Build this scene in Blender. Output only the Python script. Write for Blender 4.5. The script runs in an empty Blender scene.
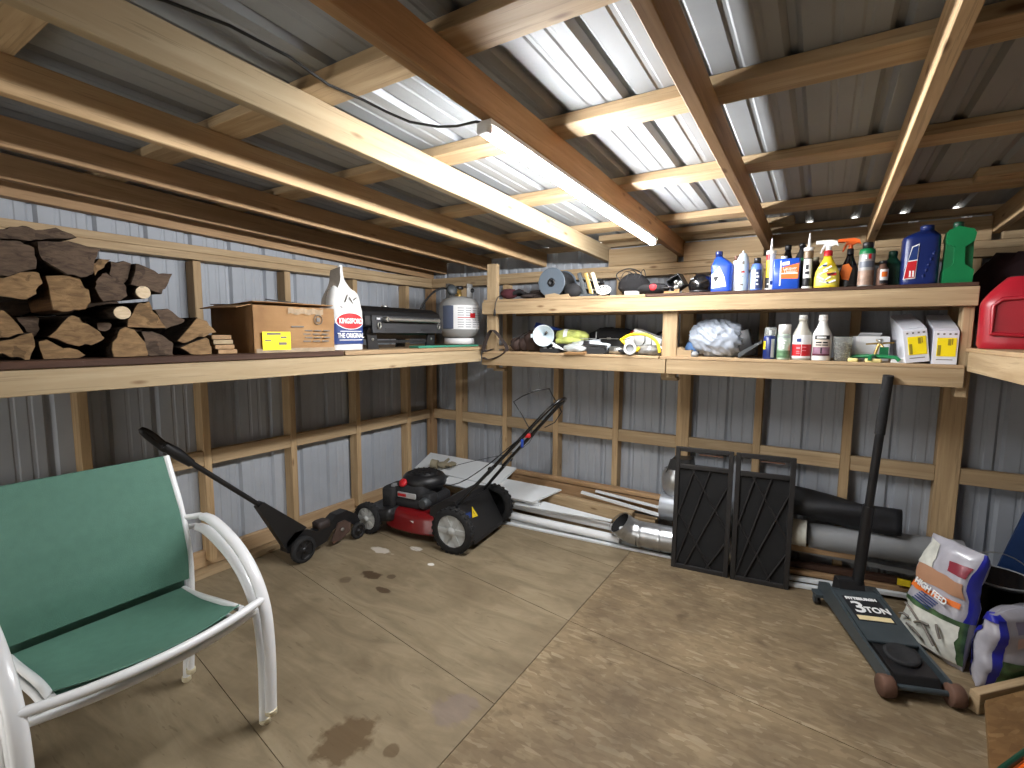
import bpy, bmesh, math, random
from mathutils import Matrix, Vector, noise
random.seed(7)
D = bpy.data
COL = bpy.context.scene.collection
PI = math.pi
V = Vector

# ------------------------------------------------------------------ helpers
def lin(c):
    out = []
    for v in c:
        v = v / 255.0
        out.append(v / 12.92 if v <= 0.04045 else ((v + 0.055) / 1.055) ** 2.4)
    return (out[0], out[1], out[2], 1.0)

def Tm(x, y, z): return Matrix.Translation((x, y, z))
def Rx(a): return Matrix.Rotation(math.radians(a), 4, 'X')
def Ry(a): return Matrix.Rotation(math.radians(a), 4, 'Y')
def Rz(a): return Matrix.Rotation(math.radians(a), 4, 'Z')
def Sc(x, y, z): return Matrix.Diagonal((x, y, z, 1.0))
def frame(p, d, up=(0, 0, 1)):
    """matrix at p whose local X runs along d, local Z towards up"""
    x = V(d).normalized(); u = V(up)
    if abs(x.dot(u.normalized())) > 0.99: u = V((0, 1, 0))
    y = u.cross(x).normalized(); z = x.cross(y)
    m = Matrix((x, y, z)).transposed().to_4x4(); m.translation = V(p)
    return m

class MB:
    """collects shapes into ONE mesh"""
    def __init__(s): s.v = []; s.f = []; s.sm = []
    def add(s, vs, fs, M=None, smooth=False):
        b = len(s.v)
        for p in vs:
            p = V(p); s.v.append(tuple(M @ p) if M is not None else tuple(p))
        for f in fs: s.f.append(tuple(b + i for i in f)); s.sm.append(smooth)
        return s
    def box(s, c, d, M=None, taper=1.0):
        x, y, z = d[0] / 2, d[1] / 2, d[2] / 2; t = taper
        vs = [(-x, -y, -z), (x, -y, -z), (x, y, -z), (-x, y, -z), (-x * t, -y * t, z), (x * t, -y * t, z), (x * t, y * t, z), (-x * t, y * t, z)]
        fs = [(3, 2, 1, 0), (4, 5, 6, 7), (0, 1, 5, 4), (1, 2, 6, 5), (2, 3, 7, 6), (3, 0, 4, 7)]
        m = Tm(*c)
        return s.add(vs, fs, (M @ m) if M is not None else m)
    def rbox(s, c, d, r=0.01, M=None, n=3):
        """box rounded in plan (vertical edges), top and bottom slightly chamfered"""
        x, y = d[0] / 2 - r, d[1] / 2 - r
        o = []
        for (sx, sy, a0) in ((1, 1, 0), (-1, 1, 90), (-1, -1, 180), (1, -1, 270)):
            for k in range(n + 1):
                a = math.radians(a0 + 90 * k / n); o.append((sx * x + r * math.cos(a), sy * y + r * math.sin(a)))
        h = d[2] / 2; q = min(r, h) * 0.5; m = Tm(*c)
        mm = (M @ m) if M is not None else m
        rings = [(-h, 1 - q / max(d[0], d[1]) * 2), (-h + q, 1), (h - q, 1), (h, 1 - q / max(d[0], d[1]) * 2)]
        return s.rings([[(px * k, py * k, z) for px, py in o] for z, k in rings], mm, smooth=True)
    def rings(s, R, M=None, smooth=True, caps=True, closed=True):
        n = len(R[0]); vs = [p for r in R for p in r]; fs = []
        for i in range(len(R) - 1):
            for j in range(n if closed else n - 1):
                a = i * n + j; b = i * n + (j + 1) % n
                fs.append((a, b, b + n, a + n))
        s.add(vs, fs, M, smooth)
        if caps:
            s.add(R[0], [tuple(reversed(range(n)))], M); s.add(R[-1], [tuple(range(n))], M)
        return s
    def lathe(s, prof, n=20, M=None, smooth=True, caps=True, a0=0, a1=360, sq=1.0):
        full = abs(a1 - a0) >= 359.9
        R = []
        for r, z in prof:
            R.append([(r * math.cos(math.radians(a0 + (a1 - a0) * k / n)), sq * r * math.sin(math.radians(a0 + (a1 - a0) * k / n)), z) for k in range(n if full else n + 1)])
        return s.rings(R, M, smooth, caps and full, full)
    def tube(s, pts, r, n=8, M=None, caps=True, smooth=True, flat=1.0, up=None, closed=False):
        pts = [V(p) for p in pts]; R = []; prev = None
        for i, p in enumerate(pts):
            if closed: t = (pts[(i + 1) % len(pts)] - pts[i - 1])
            elif i == 0: t = pts[1] - p
            elif i == len(pts) - 1: t = p - pts[i - 1]
            else: t = (pts[i + 1] - p).normalized() + (p - pts[i - 1]).normalized()
            t.normalize()
            if up is not None: u = V(up)
            else: u = prev if prev is not None else (V((0, 0, 1)) if abs(t.z) < 0.9 else V((0, 1, 0)))
            a = u - t * u.dot(t)
            if a.length < 1e-5: a = t.orthogonal()
            a.normalize(); b = t.cross(a); prev = a
            rr = r[i] if isinstance(r, (list, tuple)) else r
            R.append([tuple(p + (a * math.cos(2 * PI * k / n) * flat + b * math.sin(2 * PI * k / n)) * rr) for k in range(n)])
        if closed: R.append(R[0])
        return s.rings(R, M, smooth, caps and not closed)
    def ribbon(s, pts, w, t, side, M=None, closed=False):
        """flat strap: width w along `side`, thickness t"""
        pts = [V(p) for p in pts]; R = []; sd = V(side).normalized()
        for i, p in enumerate(pts):
            if closed: d = pts[(i + 1) % len(pts)] - pts[i - 1]
            else: d = pts[min(i + 1, len(pts) - 1)] - pts[max(i - 1, 0)]
            nn = d.cross(sd)
            if nn.length < 1e-6: nn = V((0, 0, 1))
            nn.normalize()
            R.append([tuple(p + sd * a * w / 2 + nn * b * t / 2) for a, b in ((-1, -1), (1, -1), (1, 1), (-1, 1))])
        if closed: R.append(R[0])
        return s.rings(R, M, False, not closed)
    def prism(s, out, z0, z1, M=None, smooth=False):
        n = len(out)
        A = sum(out[i][0] * out[(i + 1) % n][1] - out[(i + 1) % n][0] * out[i][1] for i in range(n))
        if A < 0: out = out[::-1]
        vs = [(x, y, z0) for x, y in out] + [(x, y, z1) for x, y in out]
        s.add(vs, [tuple(reversed(range(n))), tuple(range(n, 2 * n))], M)
        s.add(vs, [(i, (i + 1) % n, n + (i + 1) % n, n + i) for i in range(n)], M, smooth)
        return s
    def ball(s, c, r, nu=16, nv=10, M=None, v0=-90, v1=90, fn=None, zf=None):
        R = []
        for i in range(nv + 1):
            a = math.radians(v0 + (v1 - v0) * i / nv)
            ring = []
            for k in range(nu):
                b = 2 * PI * k / nu
                p = V((math.cos(a) * math.cos(b), math.cos(a) * math.sin(b), math.sin(a)))
                q = 1.0 if fn is None else fn(p)
                zz = c[2] + p.z * r[2] * q
                ring.append((c[0] + p.x * r[0] * q, c[1] + p.y * r[1] * q, zz if zf is None else max(zz, zf + .004 * (1 + p.z))))
            R.append(ring)
        return s.rings(R, M, True, True)
    def torus(s, c, R, r, n=20, m=8, M=None, sx=1, sy=1, a0=0, a1=360):
        cl = abs(a1 - a0) > 359.9
        pts = [(c[0] + sx * R * math.cos(math.radians(a0 + (a1 - a0) * k / n)), c[1] + sy * R * math.sin(math.radians(a0 + (a1 - a0) * k / n)), c[2]) for k in range(n if cl else n + 1)]
        return s.tube(pts, r, m, M, closed=cl, up=(0, 0, 1))
    def grid(s, fn, nu, nv, M=None, smooth=True, thick=0.0):
        P = [[V(fn(i / nu, j / nv)) for j in range(nv + 1)] for i in range(nu + 1)]
        vs = [p for r in P for p in r]; w = nv + 1
        fs = [(i * w + j, (i + 1) * w + j, (i + 1) * w + j + 1, i * w + j + 1) for i in range(nu) for j in range(nv)]
        if thick:
            N = []
            for i in range(nu + 1):
                for j in range(nv + 1):
                    du = P[min(i + 1, nu)][j] - P[max(i - 1, 0)][j]; dv = P[i][min(j + 1, nv)] - P[i][max(j - 1, 0)]
                    q = du.cross(dv); q = q.normalized() if q.length > 1e-9 else V((0, 0, 1)); N.append(q)
            b = len(vs)
            vs2 = [vs[k] - N[k] * thick for k in range(b)]
            fs2 = [tuple(b + k for k in reversed(f)) for f in fs]
            edge = [i * w for i in range(nu + 1)] + [nu * w + j for j in range(1, nv + 1)] + [i * w + nv for i in range(nu - 1, -1, -1)] + [j for j in range(nv - 1, 0, -1)]
            fe = [(edge[k], b + edge[k], b + edge[(k + 1) % len(edge)], edge[(k + 1) % len(edge)]) for k in range(len(edge))]
            s.add(vs + vs2, fs + fs2, M, smooth); s.add(vs + vs2, [tuple(reversed(f)) for f in fe], M, False)
        else: s.add(vs, fs, M, smooth)
        return s
    def build(s, name, mat, parent=None, M=None, bev=0.0, seg=2, sub=0, fix=False):
        me = D.meshes.new(name); me.from_pydata(s.v, [], s.f)
        me.polygons.foreach_set('use_smooth', s.sm); me.update()
        if fix:
            bm = bmesh.new(); bm.from_mesh(me); bmesh.ops.remove_doubles(bm, verts=bm.verts, dist=1e-5)
            bmesh.ops.recalc_face_normals(bm, faces=bm.faces); bm.to_mesh(me); bm.free()
        o = D.objects.new(name, me); COL.objects.link(o)
        if mat is not None: me.materials.append(mat)
        if parent is not None: o.parent = parent
        if M is not None: o.matrix_local = M
        if bev:
            b = o.modifiers.new('bevel', 'BEVEL'); b.width = bev; b.segments = seg; b.limit_method = 'ANGLE'; b.angle_limit = math.radians(40)
        if sub:
            b = o.modifiers.new('sub', 'SUBSURF'); b.levels = sub; b.render_levels = sub
        return o

def T(name, label, cat, loc=(0, 0, 0), rz=0, group=None, M=None):
    """an Empty at a thing's base that parents its parts"""
    o = D.objects.new(name, None); COL.objects.link(o); o.empty_display_size = 0.1
    if M is not None: o.matrix_world = M
    else: o.location = loc; o.rotation_euler = (0, 0, math.radians(rz))
    return tag(o, label, cat, group)
def tag(o, label, cat, group=None):
    o['label'] = label; o['category'] = cat
    if group: o['group'] = group
    return o
def lab(o, t): o['label'] = t; return o
def struct(o): o['kind'] = 'structure'; return o

def lumber(name, p0, p1, w, t, mat, parent=None, up=(0, 0, 1), bev=0.0025, shift=(0, 0, 0)):
    """sawn board from p0 to p1; w across, t along `up`; grain follows the length"""
    p0 = V(p0) + V(shift); p1 = V(p1) + V(shift)
    L = (p1 - p0).length
    M = frame((p0 + p1) / 2, p1 - p0, up)
    if parent is not None: M = parent_inv(parent) @ M
    return MB().box((0, 0, 0), (L, w, t)).build(name, mat, parent, M, bev=bev, seg=1)
def parent_inv(o):
    if o.parent is None: return Matrix.LocRotScale(o.location, o.rotation_euler.to_quaternion(), o.scale).inverted()
    return o.matrix_world.inverted()

def text(name, s, size, mat, parent, M, squash=1.0, wrap=0.0, depth=0.0006, bold=0.0):
    cu = D.curves.new('tmp', 'FONT'); cu.body = s; cu.size = size; cu.align_x = 'CENTER'; cu.align_y = 'CENTER'; cu.extrude = depth; cu.offset = bold; cu.resolution_u = 3
    o = D.objects.new('tmp', cu); COL.objects.link(o)
    dg = bpy.context.evaluated_depsgraph_get(); dg.update()
    me = D.meshes.new_from_object(o.evaluated_get(dg)); D.objects.remove(o); D.curves.remove(cu)
    me.name = name; me.materials.clear(); me.materials.append(mat)
    for v in me.vertices:
        x = v.co.x * squash; y = v.co.y; d = v.co.z
        if wrap: v.co = V(((wrap + d) * math.sin(x / wrap), -(wrap + d) * math.cos(x / wrap), y))
        else: v.co = V((x, -d, y))
    ob = D.objects.new(name, me); COL.objects.link(ob); ob.parent = parent; ob.matrix_local = M
    return ob

# ------------------------------------------------------------------ materials
def newmat(name):
    m = D.materials.new(name); m.use_nodes = True
    nt = m.node_tree; b = nt.nodes['Principled BSDF']
    return m, nt, b
def nd(nt, t, **k):
    n = nt.nodes.new(t)
    for a, v in k.items(): setattr(n, a, v)
    return n
def coords(nt, scale=(1, 1, 1), rot=(0, 0, 0), rand=True, loc=(0, 0, 0)):
    tc = nd(nt, 'ShaderNodeTexCoord'); mp = nd(nt, 'ShaderNodeMapping')
    mp.inputs['Scale'].default_value = scale; mp.inputs['Rotation'].default_value = rot; mp.inputs['Location'].default_value = loc
    if rand:
        oi = nd(nt, 'ShaderNodeObjectInfo'); ad = nd(nt, 'ShaderNodeVectorMath', operation='MULTIPLY_ADD')
        cm = nd(nt, 'ShaderNodeCombineXYZ')
        for i in range(3): nt.links.new(oi.outputs['Random'], cm.inputs[i])
        ad.inputs[1].default_value = (7.3, 5.1, 9.7)
        nt.links.new(cm.outputs[0], ad.inputs[0]); nt.links.new(tc.outputs['Object'], ad.inputs[2]); nt.links.new(ad.outputs[0], mp.inputs[0])
    else: nt.links.new(tc.outputs['Object'], mp.inputs[0])
    return mp.outputs[0]
def tex(nt, vec, scale, detail=3, rough=0.5, dist=0.0):
    n = nd(nt, 'ShaderNodeTexNoise'); n.inputs['Scale'].default_value = scale; n.inputs['Detail'].default_value = detail
    n.inputs['Roughness'].default_value = rough; n.inputs['Distortion'].default_value = dist
    nt.links.new(vec, n.inputs['Vector']); return n.outputs['Fac']
def ramp(nt, fac, stops, interp='LINEAR'):
    r = nd(nt, 'ShaderNodeValToRGB'); r.color_ramp.interpolation = interp
    el = r.color_ramp.elements
    el[0].position = stops[0][0]; el[0].color = stops[0][1]; el[1].position = stops[-1][0]; el[1].color = stops[-1][1]
    for p, c in stops[1:-1]: e = el.new(p); e.color = c
    nt.links.new(fac, r.inputs[0]); return r.outputs[0]
def mix(nt, a, b, fac, mode='MIX'):
    m = nd(nt, 'ShaderNodeMix', data_type='RGBA', blend_type=mode)
    for sock, v in ((m.inputs['Factor'], fac), (m.inputs['A'], a), (m.inputs['B'], b)): pass
    ins = [i for i in m.inputs if i.type == 'RGBA']; fa = m.inputs[0]
    for sock, v in ((fa, fac), (ins[0], a), (ins[1], b)):
        if isinstance(v, (float, int)): sock.default_value = v
        elif isinstance(v, tuple): sock.default_value = v
        else: nt.links.new(v, sock)
    return [o for o in m.outputs if o.type == 'RGBA'][0]
def mth(nt, op, a, b=None, c=None):
    n = nd(nt, 'ShaderNodeMath', operation=op)
    for i, v in enumerate((a, b, c)):
        if v is None: continue
        if isinstance(v, (float, int)): n.inputs[i].default_value = v
        else: nt.links.new(v, n.inputs[i])
    return n.outputs[0]
def bump(nt, b, h, strength=0.2, dist=0.01):
    n = nd(nt, 'ShaderNodeBump'); n.inputs['Strength'].default_value = strength; n.inputs['Distance'].default_value = dist
    nt.links.new(h, n.inputs['Height']); nt.links.new(n.outputs[0], b.inputs['Normal'])
def sc4(c, k): return (min(c[0] * k, 1), min(c[1] * k, 1), min(c[2] * k, 1), 1)

def pm(name, rgb, rough=0.5, metal=0.0, var=0.10, scale=9.0, bmp=0.0, coat=0.0, bscale=None, trans=0.0, alpha=1.0, spec=None):
    """plain material with a little procedural mottling"""
    m, nt, b = newmat(name); c = lin(rgb); vec = coords(nt)
    f = tex(nt, vec, scale, 4)
    nt.links.new(ramp(nt, f, [(0.3, sc4(c, 1 - var)), (0.7, sc4(c, 1 + var))]), b.inputs['Base Color'])
    b.inputs['Roughness'].default_value = rough; b.inputs['Metallic'].default_value = metal
    if coat: b.inputs['Coat Weight'].default_value = coat; b.inputs['Coat Roughness'].default_value = 0.15
    if trans: b.inputs['Transmission Weight'].default_value = trans; b.inputs['IOR'].default_value = 1.2
    if alpha < 1: b.inputs['Alpha'].default_value = alpha
    if spec is not None: b.inputs['Specular IOR Level'].default_value = spec
    if bmp: bump(nt, b, tex(nt, vec, bscale or scale * 4, 5), bmp, 0.01)
    return m
def wood(name, light, dark, knot=(92, 58, 30), rough=0.62, knots=True, gr=1.0, vary=0.28):
    m, nt, b = newmat(name)
    vec = coords(nt, (1.1, 16 * gr, 16 * gr)); vec2 = coords(nt, (2.2, 90, 90)); vec3 = coords(nt, (3.2, 11, 11))
    f = tex(nt, vec, 1.6, 5, 0.6, 0.6); g = tex(nt, vec2, 1.5, 3)
    c = ramp(nt, f, [(0.28, lin(dark)), (0.5, lin(tuple((a + d) / 2 for a, d in zip(light, dark)))), (0.68, lin(light))])
    c = mix(nt, c, lin(tuple(v * 0.78 for v in dark)), mth(nt, 'MULTIPLY', mth(nt, 'GREATER_THAN', g, 0.62), 0.35))
    if knots:
        vo = nd(nt, 'ShaderNodeTexVoronoi'); vo.inputs['Scale'].default_value = 1.0; nt.links.new(vec3, vo.inputs['Vector'])
        kn = ramp(nt, vo.outputs['Distance'], [(0.05, (1, 1, 1, 1)), (0.13, (0, 0, 0, 1))])
        c = mix(nt, c, lin(knot), mth(nt, 'MULTIPLY', kn, 0.75))
    oi = nd(nt, 'ShaderNodeObjectInfo')
    k = mth(nt, 'MULTIPLY_ADD', oi.outputs['Random'], vary, 1 - vary * 0.7)
    hv = nd(nt, 'ShaderNodeHueSaturation'); nt.links.new(c, hv.inputs['Color']); nt.links.new(k, hv.inputs['Value'])
    nt.links.new(hv.outputs[0], b.inputs['Base Color'])
    b.inputs['Roughness'].default_value = rough; b.inputs['Specular IOR Level'].default_value = 0.2
    bump(nt, b, f, 0.12, 0.004)
    return m

M_ = {}
M_['pine'] = wood('pine_lumber', (190, 167, 133), (158, 133, 100))
M_['pine_pale'] = wood('pale_pine', (180, 162, 132), (158, 138, 107))
M_['pine_old'] = wood('brown_pine', (178, 146, 110), (144, 114, 82), vary=0.2)
M_['pine_dark'] = wood('dark_board', (86, 62, 50), (60, 43, 35), knots=False)
M_['stud'] = wood('stud_pine', (200, 173, 134), (166, 138, 102))
M_['ply'] = wood('plywood_edge', (180, 155, 121), (150, 123, 93), knots=False)
M_['rafter'] = wood('rafter_pine', (206, 176, 136), (172, 141, 103))
M_['rafter_brown'] = wood('brown_rafter', (182, 146, 107), (150, 116, 81), vary=0.15)

def metal_sheet(name, rgb, rough, metal):
    m, nt, b = newmat(name); c = lin(rgb); vec = coords(nt, rand=False)
    f = tex(nt, vec, 2.5, 5, 0.6); g = tex(nt, coords(nt, (30, 30, 1.2), rand=False), 1.5, 2)
    cc = ramp(nt, f, [(0.3, sc4(c, 0.86)), (0.7, sc4(c, 1.06))])
    cc = mix(nt, cc, sc4(c, 0.6), mth(nt, 'MULTIPLY', mth(nt, 'GREATER_THAN', g, 0.72), 0.15))
    nt.links.new(cc, b.inputs['Base Color'])
    nt.links.new(mth(nt, 'MULTIPLY_ADD', f, 0.2, rough - 0.1), b.inputs['Roughness'])
    b.inputs['Metallic'].default_value = metal
    return m
M_['wall'] = metal_sheet('wall_sheet_metal', (164, 169, 176), 0.62, 0.05)
M_['roof'] = metal_sheet('roof_sheet_metal', (140, 143, 145), 0.6, 0.05)

M_['black'] = pm('black_plastic', (24, 24, 26), 0.45)
M_['black_gloss'] = pm('glossy_black', (15, 15, 17), 0.18, coat=0.5)
M_['black_matte'] = pm('matte_black', (30, 30, 32), 0.8, bmp=0.2)
M_['rubber'] = pm('rubber', (28, 28, 29), 0.85, bmp=0.3, bscale=60)
M_['fabric_black'] = pm('black_fabric', (26, 25, 27), 0.95, bmp=0.4, bscale=90)
M_['strap'] = pm('dark_strap', (48, 38, 34), 0.85, bmp=0.3, bscale=120)
M_['white'] = pm('white_plastic', (228, 228, 224), 0.4, var=0.04)
M_['white_paint'] = pm('white_painted_tube', (232, 234, 236), 0.3, var=0.03, coat=0.3)
M_['white_board'] = pm('white_vinyl_board', (214, 218, 220), 0.45, var=0.05, scale=4)
M_['cap_cream'] = pm('cream_plastic', (220, 210, 180), 0.5)
M_['steel'] = pm('bright_steel', (190, 190, 186), 0.3, metal=0.9)
M_['galv'] = pm('galvanized_steel', (186, 188, 190), 0.28, metal=0.85, var=0.18, scale=14)
M_['grey_plastic'] = pm('grey_plastic', (134, 136, 138), 0.5)
M_['dark_grey'] = pm('dark_grey_metal', (66, 70, 72), 0.5, metal=0.2, var=0.15)
M_['rust'] = pm('rusty_metal', (104, 76, 62), 0.7, metal=0.3, var=0.25)
M_['red'] = pm('red_plastic', (156, 24, 38), 0.35, var=0.12)
M_['mower_red'] = pm('mower_red_paint', (112, 16, 20), 0.3, coat=0.5)
M_['green'] = pm('green_plastic', (16, 116, 66), 0.4)
M_['teal'] = pm('teal_paint', (52, 128, 104), 0.6)
M_['dark_green'] = pm('dark_green_plastic', (18, 62, 44), 0.4)
M_['blue'] = pm('blue_plastic', (28, 68, 168), 0.35)
M_['navy'] = pm('navy_plastic', (20, 36, 92), 0.35)
M_['yellow'] = pm('yellow_plastic', (236, 206, 40), 0.45)
M_['yellow_label'] = pm('yellow_label', (245, 222, 20), 0.5, var=0.03)
M_['orange'] = pm('orange_plastic', (226, 96, 30), 0.4)
M_['brass'] = pm('brass', (190, 160, 96), 0.35, metal=0.8)
M_['silver_print'] = pm('silver_print', (196, 198, 200), 0.35, metal=0.4)
M_['ink'] = pm('dark_ink', (28, 28, 32), 0.6)
M_['ink_blue'] = pm('blue_ink', (24, 52, 112), 0.5)
M_['ink_red'] = pm('red_ink', (190, 28, 36), 0.5)
M_['ink_white'] = pm('white_ink', (236, 236, 234), 0.5, var=0.02)
M_['ink_grey'] = pm('grey_ink', (110, 104, 96), 0.6)
M_['ink_orange'] = pm('orange_ink', (222, 112, 36), 0.5)
M_['cream_ink'] = pm('cream_ink', (226, 208, 160), 0.5)
M_['paper'] = pm('white_paper', (226, 226, 226), 0.6, var=0.04)
M_['brown_bag'] = pm('brown_leather', (58, 42, 36), 0.8, bmp=0.4)
M_['box_white'] = pm('white_carton', (214, 216, 224), 0.65, var=0.04)
def clear(name, rgb, al):
    m = pm(name, rgb, 0.25, alpha=al); return m
M_['clear'] = clear('clear_plastic', (190, 194, 190), 0.35)

# ------------------------------------------------------------------ camera
cam = D.objects.new('camera', D.cameras.new('camera')); COL.objects.link(cam)
cam.data.sensor_fit = 'HORIZONTAL'; cam.data.sensor_width = 36.0; cam.data.lens = 17.265; cam.data.clip_start = 0.05
rt = V((0.84575638, 0.533531, 0.00638949)); dn = V((0.06042126, -0.08386842, -0.99464333)); fw = V((-0.53013717, 0.841612, -0.10316886))
cm = Matrix((rt, -dn, -fw)).transposed().to_4x4(); cm.translation = V((3.1436, -3.56, 1.5199)); cam.matrix_world = cm
bpy.context.scene.camera = cam

# ------------------------------------------------------------------ the room
SL, Z0, HR = 0.035, 2.062, 0.1075           # roof slope, rafter underside at the back wall, rafter depth
def rz_(y): return Z0 - SL * y              # rafter underside at y
def ribs(L, flip=1):
    """cross-section of ribbed sheet metal: (u along, w outward)"""
    pts = []; u = 0.0; P = 0.2286
    while u < L:
        for du, w in ((0.0, 0), (0.055, 0), (0.061, 0.003), (0.073, 0.003), (0.079, 0), (0.118, 0), (0.124, 0.003), (0.136, 0.003), (0.142, 0), (0.176, 0), (0.190, 0.019), (0.208, 0.019), (0.222, 0)):
            if u + du < L: pts.append((u + du, w))
        u += P
    pts.append((L, 0)); return pts
def sheet(name, o, du, dw, dh, L, H, mat, off=0.0):
    o, du, dw, dh = V(o), V(du), V(dw), V(dh)
    pr = [(u, w) for u, w in ribs(L)]
    loop = [(u, w) for u, w in pr] + [(u, w + 0.0012) for u, w in reversed(pr)]
    R = [[tuple(o + du * u + dw * w + dh * h) for u, w in loop] for h in (0, H)]
    m = MB(); n = len(pr); N = len(loop)
    vs = R[0] + R[1]
    fs = [(i, (i + 1) % N, N + (i + 1) % N, N + i) for i in range(N)]
    m.add(vs, fs)
    return struct(m.build(name, mat, fix=True))
X1, Y0 = 4.72, -5.0
wl = sheet('wall_left', (-0.09, Y0, 0), (0, 1, 0), (-1, 0, 0), (0, 0, 1), 0.09 - Y0, 2.40, M_['wall'])
wb = sheet('wall_back', (-0.09, 0.09, 0), (1, 0, 0), (0, 1, 0), (0, 0, 1), X1 + 0.18, 2.2, M_['wall'])
wr = sheet('wall_right', (X1 + 0.09, 0.09, 0), (0, -1, 0), (1, 0, 0), (0, 0, 1), 0.09 - Y0, 2.40, M_['wall'])
wf = sheet('wall_front', (X1 + 0.09, Y0, 0), (-1, 0, 0), (0, -1, 0), (0, 0, 1), 3.06, 2.40, M_['wall'])
wf2 = sheet('wall_front', (0.35, Y0, 0), (-1, 0, 0), (0, -1, 0), (0, 0, 1), 0.44, 2.40, M_['wall'])   # gap left as an unseen doorway, added to let in fill light
wf3 = sheet('wall_front', (1.75, Y0, 2.05), (-1, 0, 0), (0, -1, 0), (0, 0, 1), 1.41, 0.35, M_['wall'])
ce = sheet('ceiling', (-0.14, 0.085, rz_(0.085) + HR + 0.038), (1, 0, 0), (0, SL, 1), (0, -1, SL), X1 + 0.28, 0.085 - Y0 + 0.05, M_['roof'])

# framing, left wall
for k, y in enumerate([-0.34, -0.92, -1.50, -2.08, -2.66, -3.24, -3.82, -4.40]):
    struct(lumber('stud', (-0.0445, y + 0.022, 0.09), (-0.0445, y + 0.022, 1.93), 0.044, 0.089, M_['stud'], wl, up=(1, 0, 0)))
    y2 = y - 0.58 + 0.046
    struct(lumber('girt', (-0.023, y - 0.001, 0.7475), (-0.023, y2, 0.7475), 0.04, 0.089, M_['pine'], wl))
struct(lumber('girt', (-0.023, -0.04, 0.7475), (-0.023, -0.295, 0.7475), 0.04, 0.089, M_['pine'], wl))
struct(lumber('bottom_plate', (-0.044, -0.05, 0.022), (-0.044, Y0 + .01, 0.022), 0.090, 0.044, M_['pine'], wl))
struct(lumber('lower_girt', (-0.068, -0.05, 0.10), (-0.068, Y0 + .01, 0.10), 0.038, 0.10, M_['ply'], wl))
for z in (1.957, 1.999):
    struct(lumber('top_plate', (-0.044, 0.085, z), (-0.044, Y0 + .01, z), 0.089, 0.041, M_['pine'], wl))
# framing, back wall
struct(lumber('corner_post', (-0.03, 0.02, 0.045), (-0.03, 0.02, 1.93), 0.085, 0.06, M_['pine_old'], wb, up=(0, 1, 0)))
bx_ = [(0.281, .075), (0.802, .045), (1.302, .045), (1.816, .045), (2.292, .088), (2.79, .045), (3.277, .05), (3.724, .105), (4.25, .045)]
for x, w in bx_:
    struct(lumber('stud', (x + w / 2, 0.0445, 0.045), (x + w / 2, 0.0445, 1.93), w, 0.089, M_['stud'], wb, up=(0, 1, 0)))
xs = [0.012] + [v for x, w in bx_ for v in (x - 0.001, x + w + 0.001)] + [X1]
for i in range(0, len(xs), 2):
    struct(lumber('girt', (xs[i], 0.024, 0.7475), (xs[i + 1], 0.024, 0.7475), 0.04, 0.089, M_['pine'], wb))
struct(lumber('bottom_plate', (-0.05, 0.044, 0.022), (X1, 0.044, 0.022), 0.089, 0.044, M_['pine'], wb))
for z in (1.957, 1.999):
    struct(lumber('top_plate', (0.002, 0.044, z), (X1, 0.044, z), 0.087, 0.041, M_['pine'], wb))
# framing, right wall
for y in [-0.4, -1.0, -1.6, -2.2, -2.8, -3.4, -4.0]:
    struct(lumber('stud', (X1 + 0.0445, y, 0.045), (X1 + 0.0445, y, 1.93), 0.04, 0.089, M_['stud'], wr, up=(1, 0, 0)))
struct(lumber('girt', (X1 + 0.01, -0.05, 0.7475), (X1 + 0.01, Y0, 0.7475), 0.02, 0.089, M_['pine'], wr))
for z in (1.957, 1.999):
    struct(lumber('top_plate', (X1 + 0.044, 0, z), (X1 + 0.044, Y0 + .01, z), 0.089, 0.041, M_['pine'], wr))
# rafters, purlins, blocking
def rafter(x, mat, z0=Z0, h=HR, t=0.038, ye=0.06):
    struct(lumber('rafter', (x, ye, z0 - SL * ye + h / 2), (x, Y0 + 0.02, z0 - SL * (Y0 + .02) + h / 2), t, h, mat, ce))
rafter(-0.05, M_['pine_old'], 2.006 + 0.016, 0.18, 0.06)
for x in (0.120, 0.625): rafter(x, M_['pine_old'])
for x in (1.175,): rafter(x, M_['rafter'])
rafter(1.723, M_['pine_pale'])
rafter(2.270, M_['rafter_brown'])
rafter(2.810, M_['rafter_brown']); rafter(3.343, M_['rafter']); rafter(3.88, M_['rafter']); rafter(4.42, M_['rafter'])
PT = 0.038
for y in (-4.4, -3.75, -3.13, -2.50, -1.90, -1.21, -0.475, 0.055):
    w = 0.118 if y < 0 else 0.05
    struct(lumber('purlin', (-0.08, y, rz_(y) + HR + PT / 2), (X1 + 0.08, y, rz_(y) + HR + PT / 2), w, PT, M_['pine'], ce, up=(0, SL, 1)))
for xa, xb, y in ((1.745, 2.96, -0.145), (3.66, 4.4, -0.62)):
    struct(lumber('purlin', (xa, y, rz_(y) + HR + PT / 2), (xb, y, rz_(y) + HR + PT / 2), 0.10, PT, M_['pine'], ce, up=(0, SL, 1)))
rx = [1.742, 2.251, 2.289, 2.791, 2.829, 3.324, 3.362, 3.861, 3.899, 4.40]
for i in range(0, len(rx), 2):
    struct(lumber('blocking', (rx[i] + .002, 0.03, 2.085), (rx[i + 1] - .002, 0.03, 2.085), 0.038, 0.125, M_['pine'], ce))

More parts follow.
